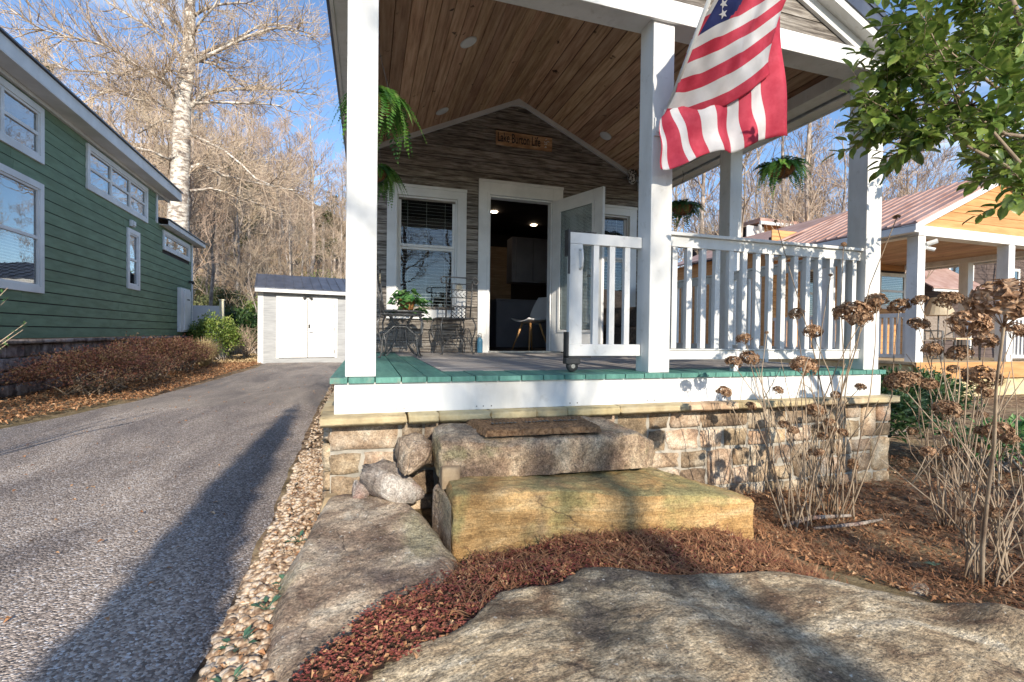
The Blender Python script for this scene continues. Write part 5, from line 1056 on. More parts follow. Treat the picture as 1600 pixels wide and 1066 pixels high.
for tp in [q for i_, q in enumerate(CAMT) if i_ < 14 or i_ % 4]:
    tp = Vector(tp); nd = min(nodes, key=lambda q: (q-tp).length + .35*max(0, q.x < tp.x))
    mid = nd.lerp(tp, .5)+Vector((r.uniform(-.06,.06), r.uniform(-.06,.06), -.05+r.uniform(-.05,.05)))
    if (tp-nd).length > .9: nd = nd.lerp(tp, .35)
    P = [nd, nd.lerp(mid,.6), mid, mid.lerp(tp,.55)+Vector((0,0,.01)), tp]; stems.tube(P, [.006,.0045,.0035,.0025,.0012], 4)
    subs = [P]
    for k in range(4):
        s = r.uniform(.3,.8); p0 = mid.lerp(tp, s); e = p0+Vector((r.uniform(-.18,.08), r.uniform(-.14,.14), r.uniform(-.10,.14))); subs.append([p0, p0.lerp(e,.5)+Vector((0,0,-.01)), e]); stems.tube(subs[-1], [.0022,.0018,.001], 3)
    for S in subs:
        n = 15 if S is P else 8
        for i in range(n):
            s = 1-(i/n)*(.5 if S is P else .8); u = s*(len(S)-1); k = min(int(u), len(S)-2); p = S[k].lerp(S[k+1], u-k); d = (S[k+1]-S[k]).normalized()
            a = i*2.4+r.uniform(-.4,.4); o = d.orthogonal().normalized(); q = d.cross(o); dr = (d*.65+(o*cos(a)+q*sin(a))*.8+Vector((0,0,-.12))).normalized()
            if i == 0: dr = d
            LV.append((p, dr, Vector((r.uniform(-.5,.5), r.uniform(-.7,.2), 1)).normalized(), r.uniform(.045,.080)))
part('branches', stems, STEM, cam_t, smooth=True)
def bigleaf(b, p, d, nrm, L, wd):
    d = d.normalized(); sd = d.cross(nrm); sd = sd.normalized() if sd.length > 1e-5 else d.orthogonal().normalized(); nn = sd.cross(d)
    V = [p]; prof = [(.18,.30),(.42,.5),(.68,.44),(.88,.2)]
    for t, w_ in prof: c = p+d*L*t-nn*L*.16*t*t; V += [c-sd*wd*w_+nn*wd*.16, c, c+sd*wd*w_+nn*wd*.16]
    V.append(p+d*L-nn*L*.2); F = [(0,2,1),(0,3,2)]
    for k in range(3): a = 1+3*k; F += [(a,a+1,a+4,a+3),(a+1,a+2,a+5,a+4)]
    F += [(10,11,13),(11,12,13)]; b.add(V, F)
LV.sort(key=lambda l: l[0].length_squared + (l[0].z-1)**2*0)
inview = [l for l in LV if l[0].x/l[0].y < 2.05]
near = inview[:299]; ids = set(id(x) for x in near)
lm = []
for k in range(3): b = MB(); bigleaf(b, Vector((0,0,0)), Vector((0,1,-.05*k)), Vector((0,0,1)), 1.0, .50+.05*k); lm.append(mesh('leaf_mesh', b, CAMEL, smooth=True, fix=False))
for i, (p, d, nr, L) in enumerate(near):
    sd = d.cross(nr).normalized(); up = sd.cross(d); Mx = Matrix((sd, d, up)).transposed()
    o = inst('leaf', lm[i%3], cam_t, p, (L*1.1, L, L)); o.rotation_euler = Mx.to_euler()
b = MB()
for l in LV:
    if id(l) not in ids: bigleaf(b, l[0], l[1], l[2], l[3], l[3]*.56)
part('foliage', b, CAMEL, cam_t, smooth=True, kind='stuff', fix=False)

# --- dried hydrangeas
def headmesh(seed):
    r = random.Random(seed); b = MB()
    for i in range(95):
        z = r.uniform(-.55,1); a = r.uniform(0,2*pi); q = sqrt(max(0,1-z*z)); n = Vector((q*cos(a),q*sin(a),z)); c = Vector((n.x*.92,n.y*.92,n.z*.72))*r.uniform(.72,1.0)
        o = n.orthogonal().normalized(); w_ = n.cross(o); t0 = r.uniform(0,pi)
        for k in range(4):
            d = (o*cos(t0+k*pi/2)+w_*sin(t0+k*pi/2)+n*r.uniform(.0,.7)).normalized(); b.leaf(c, d, n, r.uniform(.20,.32), r.uniform(.15,.24), fold=r.uniform(.1,.35))
    for i in range(16):
        z = r.uniform(-.4,.8); a = r.uniform(0,2*pi); q = sqrt(max(0,1-z*z)); b.tube([(0,0,-.9),(q*cos(a)*.85,q*sin(a)*.85,z*.6)], .014, 3, cap=False)
    return mesh('flower_mesh', b, PETAL, fix=False)
HM = [headmesh(i) for i in range(5)]
# bushes: (base, label, list of head indices)
bases = [((2.42,2.12),'dried hydrangea bush with brown flower heads nearest the right end of the stone steps'),
         ((2.78,2.20),'tall dried hydrangea bush in front of the white railing and right porch post'),
         ((2.62,1.33),'nearest dried hydrangea bush with thick canes and the largest brown head at right'),
         ((3.35,1.85),'dried hydrangea bush behind the nearest one, in front of the orange cabin')]
assign = {0:[0,2,3,4,6,26,31,5],1:[1,7,8,9,10,11,27,29,30,32,28],2:[17,18,20,21,24,22,33],3:[12,13,14,15,16,19,23,25]}
r = random.Random(12)
for bi, ((bx_, by_), lb) in enumerate(bases):
    zb = gz(bx_, by_); t = empty('hydrangea_bush', lb, 'hydrangea', (bx_, by_, round(zb,3)), group='dried hydrangeas in the front bed')
    m = MB()
    def cane(e, rad0, kinks=5):
        p0 = Vector((bx_+r.uniform(-.10,.10), by_+r.uniform(-.08,.08), zb-.03)); e = Vector(e); P = []
        bow = Vector((r.uniform(-.09,.09), r.uniform(-.07,.07), 0)); out_ = (e-p0); out_.z = 0
        for i in range(kinks+1):
            s = i/kinks; p = p0.lerp(e, s)+bow*sin(pi*s)-out_*.18*sin(pi*s)+Vector((r.uniform(-.014,.014),r.uniform(-.014,.014),0))*(0 < i < kinks); P.append(p)
        m.tube(P, [rad0*(1-.6*i/kinks)*(1.0 + (.12 if i%2 else 0)) for i in range(kinks+1)], 6); return P
    for hi in assign[bi]:
        x, y, z, rad = HEADS[hi]; rad *= 1.15 if hi == 24 else 1; P = cane((x,y,z-rad*.3), .0048 if hi != 24 else .0085)
        if rad > .017: inst('flower_head', HM[hi%5], t, (x,y,z), (rad*(1.15 if bi < 2 else .98),)*2+(rad*(1.0 if bi < 2 else .85),), (r.uniform(-.4,.4), r.uniform(-.4,.4), r.uniform(0,6)))
        else: inst('flower_head', HM[hi%5], t, (x,y,z), (rad*1.1,)*3, (0,0,r.uniform(0,6)))
    for k in range((9, 11, 24, 14)[bi]):          # bare canes
        a = r.uniform(0,2*pi); h = r.uniform(.35,1.05); q = r.uniform(.05,.42)
        if bi == 2: q = r.uniform(.05,.5)
        P = cane((bx_+q*cos(a), by_+q*sin(a)*.7, zb+h), r.uniform(.0025,.0050))
        for j in range(r.randint(1,3)):
            p = P[r.randint(2,4)]; e = p+Vector((r.uniform(-.12,.12), r.uniform(-.1,.1), r.uniform(.08,.25))); m.tube([p, p.lerp(e,.5)+Vector((.01,0,.01)), e], [.003,.0025,.0015], 4)
            if r.random() < (.36 if bi < 2 else .2): inst('flower_head', HM[(k+j)%5], t, e, (.032,.032,.03), (r.uniform(-.5,.5),r.uniform(-.5,.5),0))
    part('canes', m, STEM, t, smooth=True)

# --- generic leafy shrubs
def shrub(name, label, c, rad, n, L, mat, smat, cat='shrub', seed=1, flat=.5, group=None, stems_=14, wdf=.5, spread_=1):
    r = random.Random(seed); t = empty(name, label, cat, (c[0],c[1],c[2]), group=group); b = MB(); s = MB(); tips = []
    for i in range(stems_):
        a = r.uniform(0,2*pi); q = r.uniform(.3,1); e = Vector((c[0]+rad[0]*q*cos(a)*.8, c[1]+rad[1]*q*sin(a)*.8, c[2]+rad[2]*r.uniform(.7,1.9)*(1-.35*q))); p0 = Vector((c[0]+r.uniform(-.1,.1)*rad[0]*4*spread_, c[1]+r.uniform(-.1,.1)*rad[1]*4*spread_, c[2]))
        s.tube([p0, p0.lerp(e,.5)+Vector((0,0,.1*rad[2])), e], [.012,.008,.004], 4)
    part('stems', s, smat, t)
    K = [(r.uniform(0,2*pi), r.uniform(-.2,1), r.uniform(.75,1.08)) for _ in range(int(n/38)+4)]
    cl = []
    for a, zz, q in K:
        h = sqrt(max(0,1-max(zz,0)**2)); cl.append(Vector((c[0]+rad[0]*q*h*cos(a), c[1]+rad[1]*q*h*sin(a), c[2]+rad[2]*(1+zz*q)*.95 if zz>0 else c[2]+rad[2]*(1+zz*.9))))
    ctr = Vector((c[0],c[1],c[2]+rad[2]*.8))
    for i in range(n):
        if i % 4 == 0:
            z = r.uniform(-.8,1); a = r.uniform(0,2*pi); q = r.uniform(.4,.9); h = sqrt(1-z*z); p = Vector((c[0]+rad[0]*q*h*cos(a), c[1]+rad[1]*q*h*sin(a), c[2]+rad[2]*(1+z*q)))
        else:
            k = r.choice(cl); p = k+Vector((r.gauss(0,.13)*rad[0], r.gauss(0,.13)*rad[1], r.gauss(0,.13)*rad[2]))
        if p.z < c[2]+.02: p.z = c[2]+r.uniform(.02,.2*rad[2])
        d = ((p-ctr).normalized()*.7+Vector((r.uniform(-.8,.8),r.uniform(-.8,.8),r.uniform(-.5,.8)))).normalized(); b.leaf(p, d, Vector((r.uniform(-.6,.6),r.uniform(-.8,.3),1)), L*r.uniform(.7,1.3), L*wdf, fold=.2)
    part('foliage', b, mat, t, fix=False); return t
shrub('loropetalum_shrub', 'low spreading reddish brown shrub against the stone base, nearer the camera', (-4.10,9.0,0), (.75,1.25,.34), 8500, .042, LORO, STEM, seed=2, stems_=40, group='reddish shrubs under the green house')
shrub('loropetalum_shrub', 'reddish brown shrub in the middle of the bed under the green house', (-4.25,11.3,0), (.75,1.3,.42), 7500, .045, LORO, STEM, seed=3, stems_=40, group='reddish shrubs under the green house')
shrub('loropetalum_shrub', 'farthest reddish brown shrub beside the dry grass tuft', (-4.4,13.4,0), (.6,.9,.40), 4500, .05, LORO, STEM, seed=4, stems_=30, group='reddish shrubs under the green house')
shrub('green_shrub', 'bright yellow green bushy shrub at the far corner of the green house', (-4.75,17.4,0), (.72,.7,.72), 5200, .085, YELG, BARKD, seed=5)
def tuft(name, label, c, n, h, sp, mat, seed, wd=.006, cat='grass tuft'):
    r = random.Random(seed); b = MB()
    for i in range(n):
        a = r.uniform(0,2*pi); q = r.uniform(0,1)**.6; hh = h*r.uniform(.5,1.1); p0 = Vector((c[0]+r.uniform(-.08,.08), c[1]+r.uniform(-.08,.08), c[2])); e = p0+Vector((cos(a)*sp*q, sin(a)*sp*q, hh*(1-.25*q))); mid = p0.lerp(e,.5)+Vector((0,0,hh*.18)); sd = Vector((-sin(a)*wd, cos(a)*wd, 0))+Vector((wd,0,0))
        b.add([p0-sd,p0+sd,mid+sd*.8,mid-sd*.8,e], [(0,1,2,3),(3,2,4)])
    return solo(name, b, mat, label, cat, (c[0],c[1],c[2]), fix=False)
tuft('grass_tuft', 'pale dry ornamental grass tuft beside the reddish shrubs', (-4.35,15.0,0), 900, .85, .55, DRYG, 1)
tuft('grass_tuft', 'small wispy dry grass tuft against the far stone base', (-4.6,15.9,0), 350, .8, .4, DRYG, 2)
# bare fan shaped bush left of the shed
def twigbush(name, label, c, n, h, sp, mat, seed, rad=.012):
    r = random.Random(seed); b = MB()
    for i in range(n):
        a = r.uniform(0,2*pi); q = r.uniform(.1,1); e = Vector(c)+Vector((cos(a)*sp*q, sin(a)*sp*q, h*r.uniform(.6,1.1)*(1-.2*q))); p0 = Vector(c)+Vector((r.uniform(-.05,.05),r.uniform(-.05,.05),0)); mid = p0.lerp(e,.5)+Vector((r.uniform(-.1,.1),0,.05)); b.tube([p0,mid,e],[rad,rad*.6,rad*.3],4)
        for k in range(4): s = r.uniform(.4,.95); p = mid.lerp(e,s); b.tube([p,p+Vector((r.uniform(-.25,.25),r.uniform(-.2,.2),r.uniform(.05,.35)))*(h*.8)],[rad*.35,rad*.15],3)
    return solo(name, b, mat, label, 'shrub', c)
twigbush('bare_shrub', 'leafless fan shaped tan shrub on the dry grass left of the shed', (-4.3,19.5,0), 46, 1.2, .95, TWIG, 3)
# little sprig at the far left edge
t = empty('leafy_branch_shrub', 'thin stemmed shrub with small green leaves at the far left edge of the driveway', 'shrub', (-2.85,3.9,0))
m = MB(); b = MB(); r = random.Random(4)
for e in ((-2.30,4.0,1.27),(-2.33,4.05,1.20),(-2.20,4.0,1.04),(-2.22,4.0,.99),(-2.30,4.0,.90),(-2.5,4.0,1.35),(-2.6,3.9,1.1),(-2.45,4.1,1.0)):
    p0 = Vector((-2.85+r.uniform(-.05,.05),3.9,0)); e = Vector(e); mid = p0.lerp(e,.6)+Vector((-.05,0,.1)); m.tube([p0,mid,e],[.008,.005,.0015],5)
    for k in range(16): s = r.uniform(.3,1); p = mid.lerp(e,s); b.leaf(p, Vector((r.uniform(-1,1),r.uniform(-1,1),r.uniform(-.3,.8))), Vector((0,-.3,1)), .035, .014)
part('stems', m, STEM, t); part('foliage', b, IVY, t, fix=False)
# dark evergreens behind the hydrangeas and by the orange cabin
for i,(x,y,rx,ry,rz,n,lb) in enumerate(((4.7,3.5,.55,.5,.36,2600,'dark glossy evergreen shrub in the shade right of the porch corner'),(5.9,4.0,.6,.55,.36,2400,'dark evergreen shrub in front of the orange cabin deck'),(7.2,4.6,.8,.55,.33,2400,'low dark evergreen shrub below the left post of the orange cabin'),(5.3,2.6,.4,.4,.22,900,'small bright green leafy shrub low in the mulch bed'))):
    shrub('evergreen_shrub', lb, (x,y,-.12), (rx,ry,rz), n, .075, DKG if i < 3 else IVY, BARKD, seed=20+i)
shrub('evergreen_shrub', 'dark green rhododendron at the wood edge just left of the shed', (-5.0,22.5,0), (1.3,.9,.95), 3200, .16, DKG, BARKD, seed=31)
shrub('evergreen_shrub', 'dark green rhododendron behind the white screen panel', (-6.6,23.5,0), (1.2,.9,.8), 2400, .16, DKG, BARKD, seed=32)
for i,(x,y,s) in enumerate(((-4.5,27,1.5),(-2.4,28,1.7),(-7.2,28,1.4),(-3.4,33,2.0),(-.6,31,1.8),(-9.5,31,1.6))):
    shrub('wood_edge_bush', ('yellow green leafy bush behind the shed roof','yellow green leafy bush rising above the shed ridge','olive bush at the wood edge left of the shed','tall yellow green bush deeper in the wood behind the shed','yellow green bush between the shed and the left porch post','olive bush in the wood behind the green house corner')[i], (x,y,gz(x,y)), (s,s*.8,s*.95), 2600, .17, YELG if i in (0,1,3,4) else OLIVE, BARKD, seed=40+i)

# --- ground cover, mulch, gravel, litter
def inpoly(x, y, P):
    c = False
    for (x1,y1),(x2,y2) in zip(P, P[1:]+P[:1]):
        if (y1 > y) != (y2 > y) and x < (x2-x1)*(y-y1)/(y2-y1)+x1: c = not c
    return c
REDP = [(.36,1.86),(.44,1.96),(.80,1.96),(1.3,1.9),(1.82,1.82),(1.95,1.85),(2.2,1.6),(2.15,1.38),(1.98,1.10),(1.80,1.20),(1.58,1.36),(1.16,1.42),(.83,1.56),(.74,1.56),(.62,1.48),(.49,1.49),(.40,1.47),(.36,1.40),(.26,1.34),(.06,1.30),(-.09,1.2),(-.2,1.2),(-.17,1.36),(-.09,1.46),(.0,1.57),(.16,1.66),(.28,1.80)]
SED = M('red_sedum', [(.1,(.10,.022,.022)),(.4,(.22,.055,.045)),(.65,(.34,.12,.08)),(.9,(.30,.20,.09))], 22, rough=.6, bump=0)
STRAW = M('pine_straw', [(.3,(.14,.06,.03)),(.5,(.30,.14,.07)),(.75,(.45,.25,.13))], 25, rough=.9, bump=0)
LITTER = M('fallen_leaves', [(.3,(.16,.07,.035)),(.5,(.34,.17,.08)),(.7,(.50,.30,.16)),(.85,(.58,.42,.27))], 18, rough=.8, bump=0)
base = MB(); r = random.Random(6)
xs_ = [-.25+i*.03 for i in range(87)]; ys_ = [1.1+i*.03 for i in range(32)]
def moundz(x, y): return .072-.05*sm((y-1.70)/.15)*sm((.9-x)/.3)+.02*N(x*5,y*5,3)+.016*N(x*14,y*14)+ .02*(1-sm((x-.6)/.5)) - .17*sm((x-1.5)/.6) + .010*math.exp(-((x-1.2)**2/.12+(y-1.68)**2/.01))
SOIL = M('dark_humus', [(.3,(.05,.028,.018)),(.7,(.14,.07,.04))], 30, rough=1, bump=1, bscale=60, bdist=.02)
base.add([(x,y,moundz(x,y)) for y in ys_ for x in xs_], [(j*87+i,j*87+i+1,(j+1)*87+i+1,(j+1)*87+i) for j in range(31) for i in range(86) if inpoly(xs_[i]+.015,ys_[j]+.015,REDP)])
solo('bed_soil', base, SOIL, kind='structure', smooth=True)
b = MB(); cnt = 0
while cnt < 8200:
    x = r.uniform(-.2,1.3) if r.random() < .75 else r.uniform(1.2,2.2); y = r.uniform(1.1,1.95)
    if not inpoly(x,y,REDP): continue
    if x > .95 and r.random() < .55: 
        if not (x > 1.6 and y > 1.5): continue
    cnt += 1; c = Vector((x,y,moundz(x,y)+r.uniform(.0,.022))); t0 = r.uniform(0,6)
    for k in range(5): a = t0+k*1.257; b.leaf(c, Vector((cos(a),sin(a),r.uniform(.2,.9))), Vector((0,0,1)), r.uniform(.004,.0085), .0042)
solo('ground_cover', b, SED, 'dark red creeping sedum spilling between the boulder and the rock slab', 'ground cover', kind='stuff', fix=False)
b = MB(); leafb = MB(); mulchp = [(1.85,1.95),(1.9,2.72),(6.5,3.6),(7.0,1.2),(3.2,.2),(2.1,.75),(2.15,1.3),(1.95,1.6)]
cnt = 0
while cnt < 22000:
    if cnt < 6500:
        x = r.uniform(.3,2.2); y = r.uniform(1.15,1.95)
        if not inpoly(x,y,REDP) or (x < .9 and r.random() < .55): continue
        z = moundz(x,y)+r.uniform(.0,.018)
    else:
        x = 1.85+5*r.random()**1.6; y = r.uniform(.3,3.4)
        if not inpoly(x,y,mulchp): continue
        z = gz(x,y)+r.uniform(.0,.03)
    cnt += 1; a = r.uniform(0,pi); L = r.uniform(.03,.10); d = Vector((cos(a),sin(a),r.uniform(-.25,.35)))*L; sd = Vector((-sin(a),cos(a),0))*r.uniform(.001,.0022); c = Vector((x,y,z)); mid = c+d*.5+Vector((0,0,L*.08))
    b.add([c-sd,c+sd,mid+sd,mid-sd,c+d+sd*.5,c+d-sd*.5], [(0,1,2,3),(3,2,4,5)])
solo('pine_straw', b, STRAW, 'reddish brown pine straw mulch heaped round the steps and in the bed', 'mulch', kind='stuff', fix=False)
def litter(n, fn, mat, name, label, L=(.02,.05), zf=None, seed=1):
    r = random.Random(seed); b = MB(); c = 0
    while c < n:
        x, y = fn(r)
        if x is None: continue
        c += 1; a = r.uniform(0,2*pi); l = r.uniform(*L); d = Vector((cos(a),sin(a),r.uniform(-.35,.45))); b.leaf((x,y,(zf or gz)(x,y)+r.uniform(.004,.022)), d, Vector((r.uniform(-.5,.5),r.uniform(-.5,.5),1)), l, l*r.uniform(.4,.75), fold=r.uniform(.1,.5))
    return solo(name, b, mat, label, 'leaf litter', kind='stuff', fix=False)
def f1(r):
    x = 1.85+4.6*r.random()**1.5; y = r.uniform(.3,3.4); return (x,y) if inpoly(x,y,mulchp) else (None,None)
litter(5200, f1, LITTER, 'leaf_litter', 'curled brown leaves over the mulch bed at right', (.018,.05), seed=3)
def f2(r):
    y = r.uniform(3.5,17); e = -3.05 if y > 8 else -3.25-(8-y)*.19; x = e - .1 - 1.9*r.random()**1.3; return (x,y)
litter(9000, f2, LITTER, 'leaf_litter', 'fallen leaves along the left edge of the driveway under the shrubs', (.03,.07), seed=4)
def f3(r):
    x = r.uniform(-7,-.4); y = r.uniform(16.5,24); return (x,y) if not (x > -3.4 and y > 16.2) else (None,None)
litter(5000, f3, M('straw_litter',[(.3,(.36,.25,.13)),(.7,(.58,.45,.27))],4,bump=0), 'leaf_litter', 'dry tan grass and leaves around the far end of the driveway', (.05,.12), seed=5)
def f4(r):
    x = r.uniform(-.15,1.6); y = r.uniform(1.2,1.95); return (x,y) if inpoly(x,y,REDP) else (None,None)
litter(1500, f4, LITTER, 'leaf_litter', 'a few orange leaves caught in the red ground cover', (.010,.028), moundz, 6)
def f5(r):
    x = r.gauss(-1.2,2.0); y = r.uniform(1.2,16); return (x,y) if -3 < x < -.6 else (None,None)
litter(420, f5, LITTER, 'leaf_litter', 'scattered leaf fragments on the asphalt driveway', (.012,.035), lambda x,y:.012, 7)
def f6(r):
    y = 1.2+2.6*r.random(); return (r.uniform(-.42,-.22), y)
litter(420, f6, LITTER, 'leaf_litter', 'brown leaf scraps caught in the gravel strip', (.012,.03), lambda x,y:.02, 11)
# gravel
GRAV = M('river_gravel', [(.1,(.10,.06,.04)),(.38,(.25,.165,.105)),(.52,(.42,.31,.21)),(.68,(.56,.46,.36)),(.9,(.24,.22,.21))], 34, rough=.8, bump=.3, bscale=50, bdist=.004, detail=2)
ico = bmesh.new(); bmesh.ops.create_icosphere(ico, subdivisions=1, radius=1); icv = [v.co.copy() for v in ico.verts]; icf = [tuple(v.index for v in f.verts) for f in ico.faces]; ico.free()
ico2 = bmesh.new(); bmesh.ops.create_icosphere(ico2, subdivisions=2, radius=1); icv2 = [v.co.copy() for v in ico2.verts]; icf2 = [tuple(v.index for v in f.verts) for f in ico2.faces]; ico2.free()
b = MB(); r = random.Random(9)
for i in range(5800):
    y = 1.0+ (3.2*r.random()**1.1 if i < 4300 else r.uniform(2,9.5)); xl = (-.435 if y < 2.4 else -.435-.03*(y-2.4))+.02*N(y*3,5); xl = max(xl, -.63)
    xr = -.26 if y < 2.65 else -.20
    if y < 1.45: xr = -.14
    x = r.uniform(xl-.02, xr+.02); s = r.uniform(.006,.019)*(1.2 if r.random() < .15 else 1)
    Rm = Matrix.Rotation(r.uniform(0,6.28),3,'Z') @ Matrix.Rotation(r.uniform(-.4,.4),3,'X'); sx, sy, sz = r.uniform(.8,1.5), r.uniform(.7,1.1), r.uniform(.45,.75)
    vv, ff = (icv2, icf2) if y < 2.2 else (icv, icf)
    z = .0+r.uniform(-.004,.018)+.02*sin(pi*(x-xl)/(xr-xl))
    b.add([Vector((x,y,z))+Rm @ Vector((v.x*sx*s, v.y*sy*s, v.z*sz*s)) for v in vv], ff)
solo('gravel', b, GRAV, 'tan river gravel strip between the driveway and the boulder', 'gravel', kind='stuff', smooth=True, fix=False)
# weeds
WEED = leafmat('blue_green_weed_leaf', [(.3,(.05,.12,.075)),(.7,(.10,.20,.12))])
def weed(c, L, n, label, seed):
    r = random.Random(seed); t = empty('weed', label, 'weed', c, group='green weeds in the gravel strip'); 
    for i in range(n):
        a = i*2.4+r.uniform(-.3,.3); el = r.uniform(.2,1.0); b = MB(); d = Vector((cos(a)*cos(el), sin(a)*cos(el), sin(el))); p = Vector(c); b.tube([p,p+d*L*.6],.0012,3); b.leaf(p+d*L*.5, (d+Vector((0,0,-.2))), Vector((0,0,1)), L*.75, L*.36); part('leaf', b, WEED, t, fix=False)
for c, L, n, lb, s in (((-.375,1.62,.02),.055,9,'small bluish green weed on the asphalt edge, nearest the camera',1),((-.33,1.80,.03),.05,10,'green weed sprawling over the gravel beside the boulder',2),((-.29,1.96,.03),.045,8,'little green weed in the gravel just beyond the sprawling one',3),((-.30,2.35,.03),.05,8,'tiny green sprout in sunlit gravel near the wall corner',4),((.10,2.50,.10),.05,9,'tiny bright green sprout between the pale rock and the boulder',5),((-.36,1.45,.02),.045,7,'flat green seedling at the bottom of the gravel strip',6)): weed(c,L,n,lb,s)
# bleached logs and a fallen green leaf in the bed
for P, rad, lb in (([(2.30,2.12,-.09),(2.55,2.16,-.08),(2.85,2.14,-.09)],.014,'bleached driftwood stick lying at the foot of the hydrangea canes'),([(2.45,2.05,-.09),(2.75,2.02,-.085),(3.0,2.06,-.10)],.011,'second bleached stick, shorter, lying in front of the first')):
    m = MB(); m.tube(P, [rad*.7,rad,rad*.6], 9); solo('fallen_stick', m, PALE, lb, 'stick', P[0], smooth=True, group='bleached sticks in the mulch')
m = MB(); r = random.Random(2)
for a in (-1.1,-.5,0,.5,1.1): m.leaf((2.62,1.55,-.09), Vector((sin(a+.4),cos(a+.4),.15)), Vector((0,0,1)), .045, .018)
solo('fallen_leaf', m, M('pale_green_leaf',[(.3,(.22,.30,.16)),(.7,(.32,.40,.24))],20,bump=0), 'single pale green lobed leaf lying on the brown mulch', 'leaf', (2.62,1.55,-.09))

# ================================================================ TREES
# --- the big pale barked tree behind the green house
t = empty('sycamore_tree', 'big pale mottled bare tree rising behind the end of the green house', 'tree', (-7.05, 21.0, 0))
r = random.Random(31); m = MB(); tr = [(-7.1,21,-.2,.56),(-7.06,21,1.5,.50)]+TRUNK; m.tube([p[:3] for p in tr], [p[3]*.88 for p in tr], 14); m.tube([(-6.95,21,8.6),(-6.72,20.9,9.6),(-6.55,20.9,10.4),(-6.5,21,11.4)], [.17,.16,.14,.10], 9); part('trunk', m, BARK, t, smooth=True)
tw = MB(); buds = MB()
def grow(p, d, L, rad, lev, mb, r, maxlev=3, up=.12, minr=.006):
    n = 4; P = [p.copy()]; dd = d.copy()
    for i in range(n): dd = (dd+Vector((r.uniform(-.22,.22),r.uniform(-.22,.22),r.uniform(-.12,.2)+up*.3))).normalized(); P.append(P[-1]+dd*L/n)
    mb.tube(P, [max(minr, rad*(1-.65*i/n)) for i in range(n+1)], 3 if lev > 1 else 4, cap=False)
    if lev >= maxlev: return
    for k in range(4 if lev < 2 else 3):
        q = r.uniform(.25,1)*n; i = min(int(q), n-1); pp = P[i].lerp(P[i+1], q-i); ax = (P[i+1]-P[i]).normalized(); o = ax.orthogonal().normalized(); o = Matrix.Rotation(r.uniform(0,2*pi),3,ax) @ o
        grow(pp, (ax*.75+o*.75+Vector((0,0,up))).normalized(), L*r.uniform(.5,.75), rad*.5, lev+1, mb, r, maxlev, up, minr)
for Lb in LIMBS:
    m = MB(); P = [Vector(p[:3]) for p in Lb]; m.tube(P, [p[3]*.72 for p in Lb], 7); part('limb', m, BARK, t, smooth=True)
    for i in range(1, len(P)):
        for k in range(5):
            q = P[i-1].lerp(P[i], r.random()); ax = (P[i]-P[i-1]).normalized(); o = Matrix.Rotation(r.uniform(0,2*pi),3,ax) @ ax.orthogonal().normalized()
            grow(q, (ax*.8+o*.8).normalized(), r.uniform(.7,1.7), .022, 1, tw, r, 3, .1, .0055)
part('twigs', tw, TWIG, t, fix=False)
# --- woodland tree prototypes
def baretree(seed, H, spreadf=1.0, nb=15, crook=.25):
    r = random.Random(seed); tk = MB(); cr_ = MB(); P = []; x = y = 0
    n = 9; rad = H*.0105
    for i in range(n+1): P.append(Vector((x, y, H*i/n))); x += r.uniform(-1,1)*crook; y += r.uniform(-1,1)*crook
    tk.tube(P, [rad*(1.15-.95*i/n) for i in range(n+1)], 7)
    for k in range(nb):
        s = r.uniform(.28,.98); u = s*n; i = min(int(u), n-1); p = P[i].lerp(P[i+1], u-i); a = r.uniform(0,2*pi); el = r.uniform(.3,.9)
        grow(p, Vector((cos(a)*cos(el),sin(a)*cos(el),sin(el))), H*r.uniform(.14,.27)*(1.25-s*.7)*spreadf, rad*.42*(1.1-s*.7), 0, cr_, r, 3, .2, .010)
    return mesh('trunk_mesh', tk, BARKD, smooth=True, fix=False), mesh('crown_mesh', cr_, TWIG, fix=False)
PR = [baretree(100+i, H, sf, nb, ck) for i, (H, sf, nb, ck) in enumerate([(15,1,15,.22),(17,.8,14,.18),(13,1.1,14,.35),(18,.9,16,.2),(11,1.2,13,.4),(16,.7,12,.15),(14,1.0,16,.3)])]
def pine(seed, H, mat):
    r = random.Random(seed); tk = MB(); b = MB(); tk.tube([(0,0,0),(.1,0,H*.5),(0,.1,H)],[H*.012,H*.009,.02],6)
    for k in range(60):
        s = r.uniform(.35,1); a = r.uniform(0,2*pi); L = H*.19*(1.15-s)*r.uniform(.6,1.2)+.3; p0 = Vector((0,0,H*s)); e = p0+Vector((cos(a)*L,sin(a)*L,L*.15)); tk.tube([p0,e],[.03,.01],3,cap=False)
        for j in range(42):
            q = p0.lerp(e, r.uniform(.35,1.05))+Vector((r.gauss(0,.22),r.gauss(0,.22),r.gauss(0,.12))); b.leaf(q, Vector((r.uniform(-1,1),r.uniform(-1,1),r.uniform(-.2,.8))), Vector((0,0,1)), r.uniform(.25,.5), .10)
    return mesh('trunk_mesh', tk, BARKD, fix=False), mesh('crown_mesh', b, mat, fix=False)
PN = [pine(7, 13, OLIVE), pine(8, 16, OLIVE)]
def plant(kind, nm, x, y, s, rz, label, group, zoff=-.1):
    t = bpy.data.objects.new(nm, None); COL.objects.link(t); t.location = (x,y,gz(x,y)+zoff); t.rotation_euler = (0,0,rz); t.scale = (s,s,s); tag(t, label, 'tree', group)
    for n_, me in zip(('trunk','crown'), kind):
        o = bpy.data.objects.new(n_, me); COL.objects.link(o); o.parent = t
    return t
r = random.Random(77)
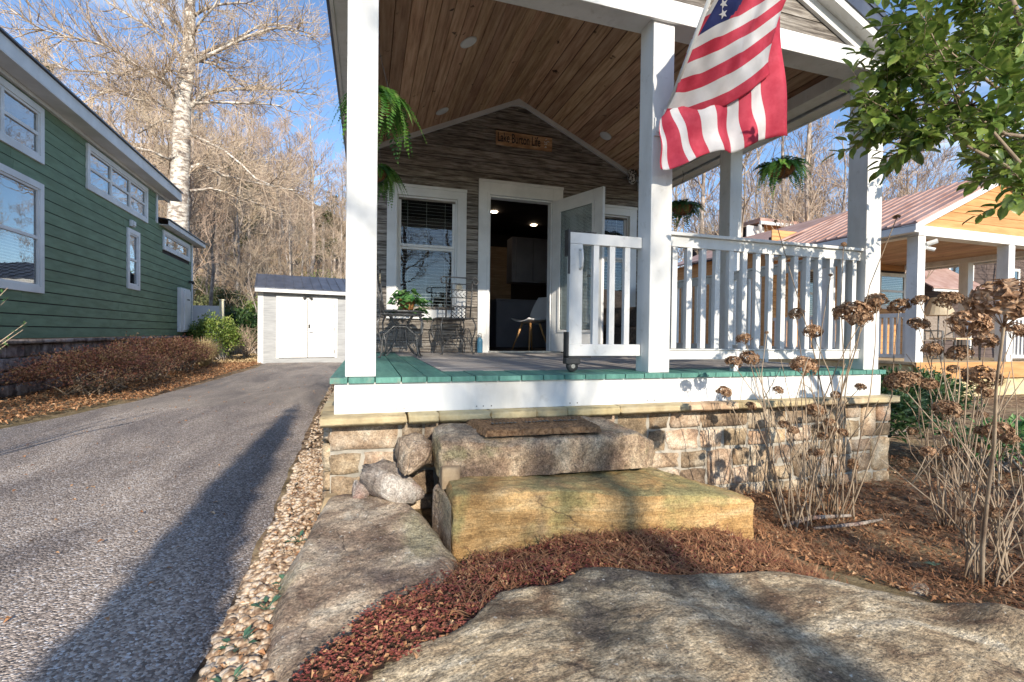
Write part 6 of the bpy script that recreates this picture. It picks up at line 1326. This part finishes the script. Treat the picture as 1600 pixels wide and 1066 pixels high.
def wood(n, ang, dist, label, group, smin=.75, smax=1.2, kinds=PR, nm='bare_tree'):
    for i in range(n):
        a = r.uniform(*ang); d = dist[0]+(dist[1]-dist[0])*sqrt(r.random()); x, y = d*sin(radians(a)), d*cos(radians(a)); plant(r.choice(kinds), nm, x, y, r.uniform(smin,smax), r.uniform(0,6.28), label, group)
wood(62, (-19,0), (26,62), 'leafless slender tree in the dense wood behind the shed', 'bare trees in the wood behind the shed', .55, .95)
wood(70, (-38,-17), (34,90), 'leafless tree on the wooded hillside above the green house', 'bare trees on the hillside above the green house', .6, .95)
wood(14, (-19,-1), (22,32), 'thin young bare tree at the wood edge near the shed', 'young bare trees at the wood edge', .35, .6)
wood(52, (34,66), (24,60), 'leafless tree against the sky beyond the orange cabin', 'bare trees beyond the orange cabin', .55, .95)
wood(16, (38,60), (17,26), 'tall leafless tree close behind the orange cabin', 'tall bare trees close behind the orange cabin', .5, .8)
wood(10, (2,32), (30,60), 'leafless tree hidden mostly behind the porch', 'bare trees behind the cabin', .6, .9)
wood(10, (-34,-10), (45,85), 'olive green pine among the bare trees on the hillside', 'pines on the hillside', .5, .85, PN, 'pine_tree')
wood(4, (-14,-4), (36,50), 'olive green pine in the wood behind the shed', 'pines behind the shed', .5, .75, PN, 'pine_tree')
wood(7, (36,62), (34,60), 'dull green pine low on the skyline beyond the orange cabin', 'pines beyond the orange cabin', .35, .55, PN, 'pine_tree')
# trees across the road, behind the camera: they stripe the drive and the porch with shade
for i,(x,y,s,k) in enumerate(((1.5,-10,.6,3),(4.9,-9,.6,5),(-7,-15,.8,1),(1.9,-24,.9,5),(-3.8,-22,.9,3),(5.5,-21,.8,0))):
    plant(PR[k], 'bare_tree', x, y, s, i*1.3, 'leafless tree across the road behind the viewer', 'bare trees behind the viewer')
shrub('evergreen_shrub', 'unseen evergreen bush added behind the viewer to shade the near driveway', (-.55,-1.7,0), (.19,.45,.86), 5200, .09, DKG, BARKD, seed=61)  # added out of view, shaped for the rounded shadow on the near drive
shrub('shadow_evergreen', 'unseen narrow evergreen added behind the viewer to shade the driveway edge', (-.56,-3.4,0), (.13,.13,2.2), 5200, .09, DKG, BARKD, seed=62)  # unseen column, added to cast the dark strip along the drive
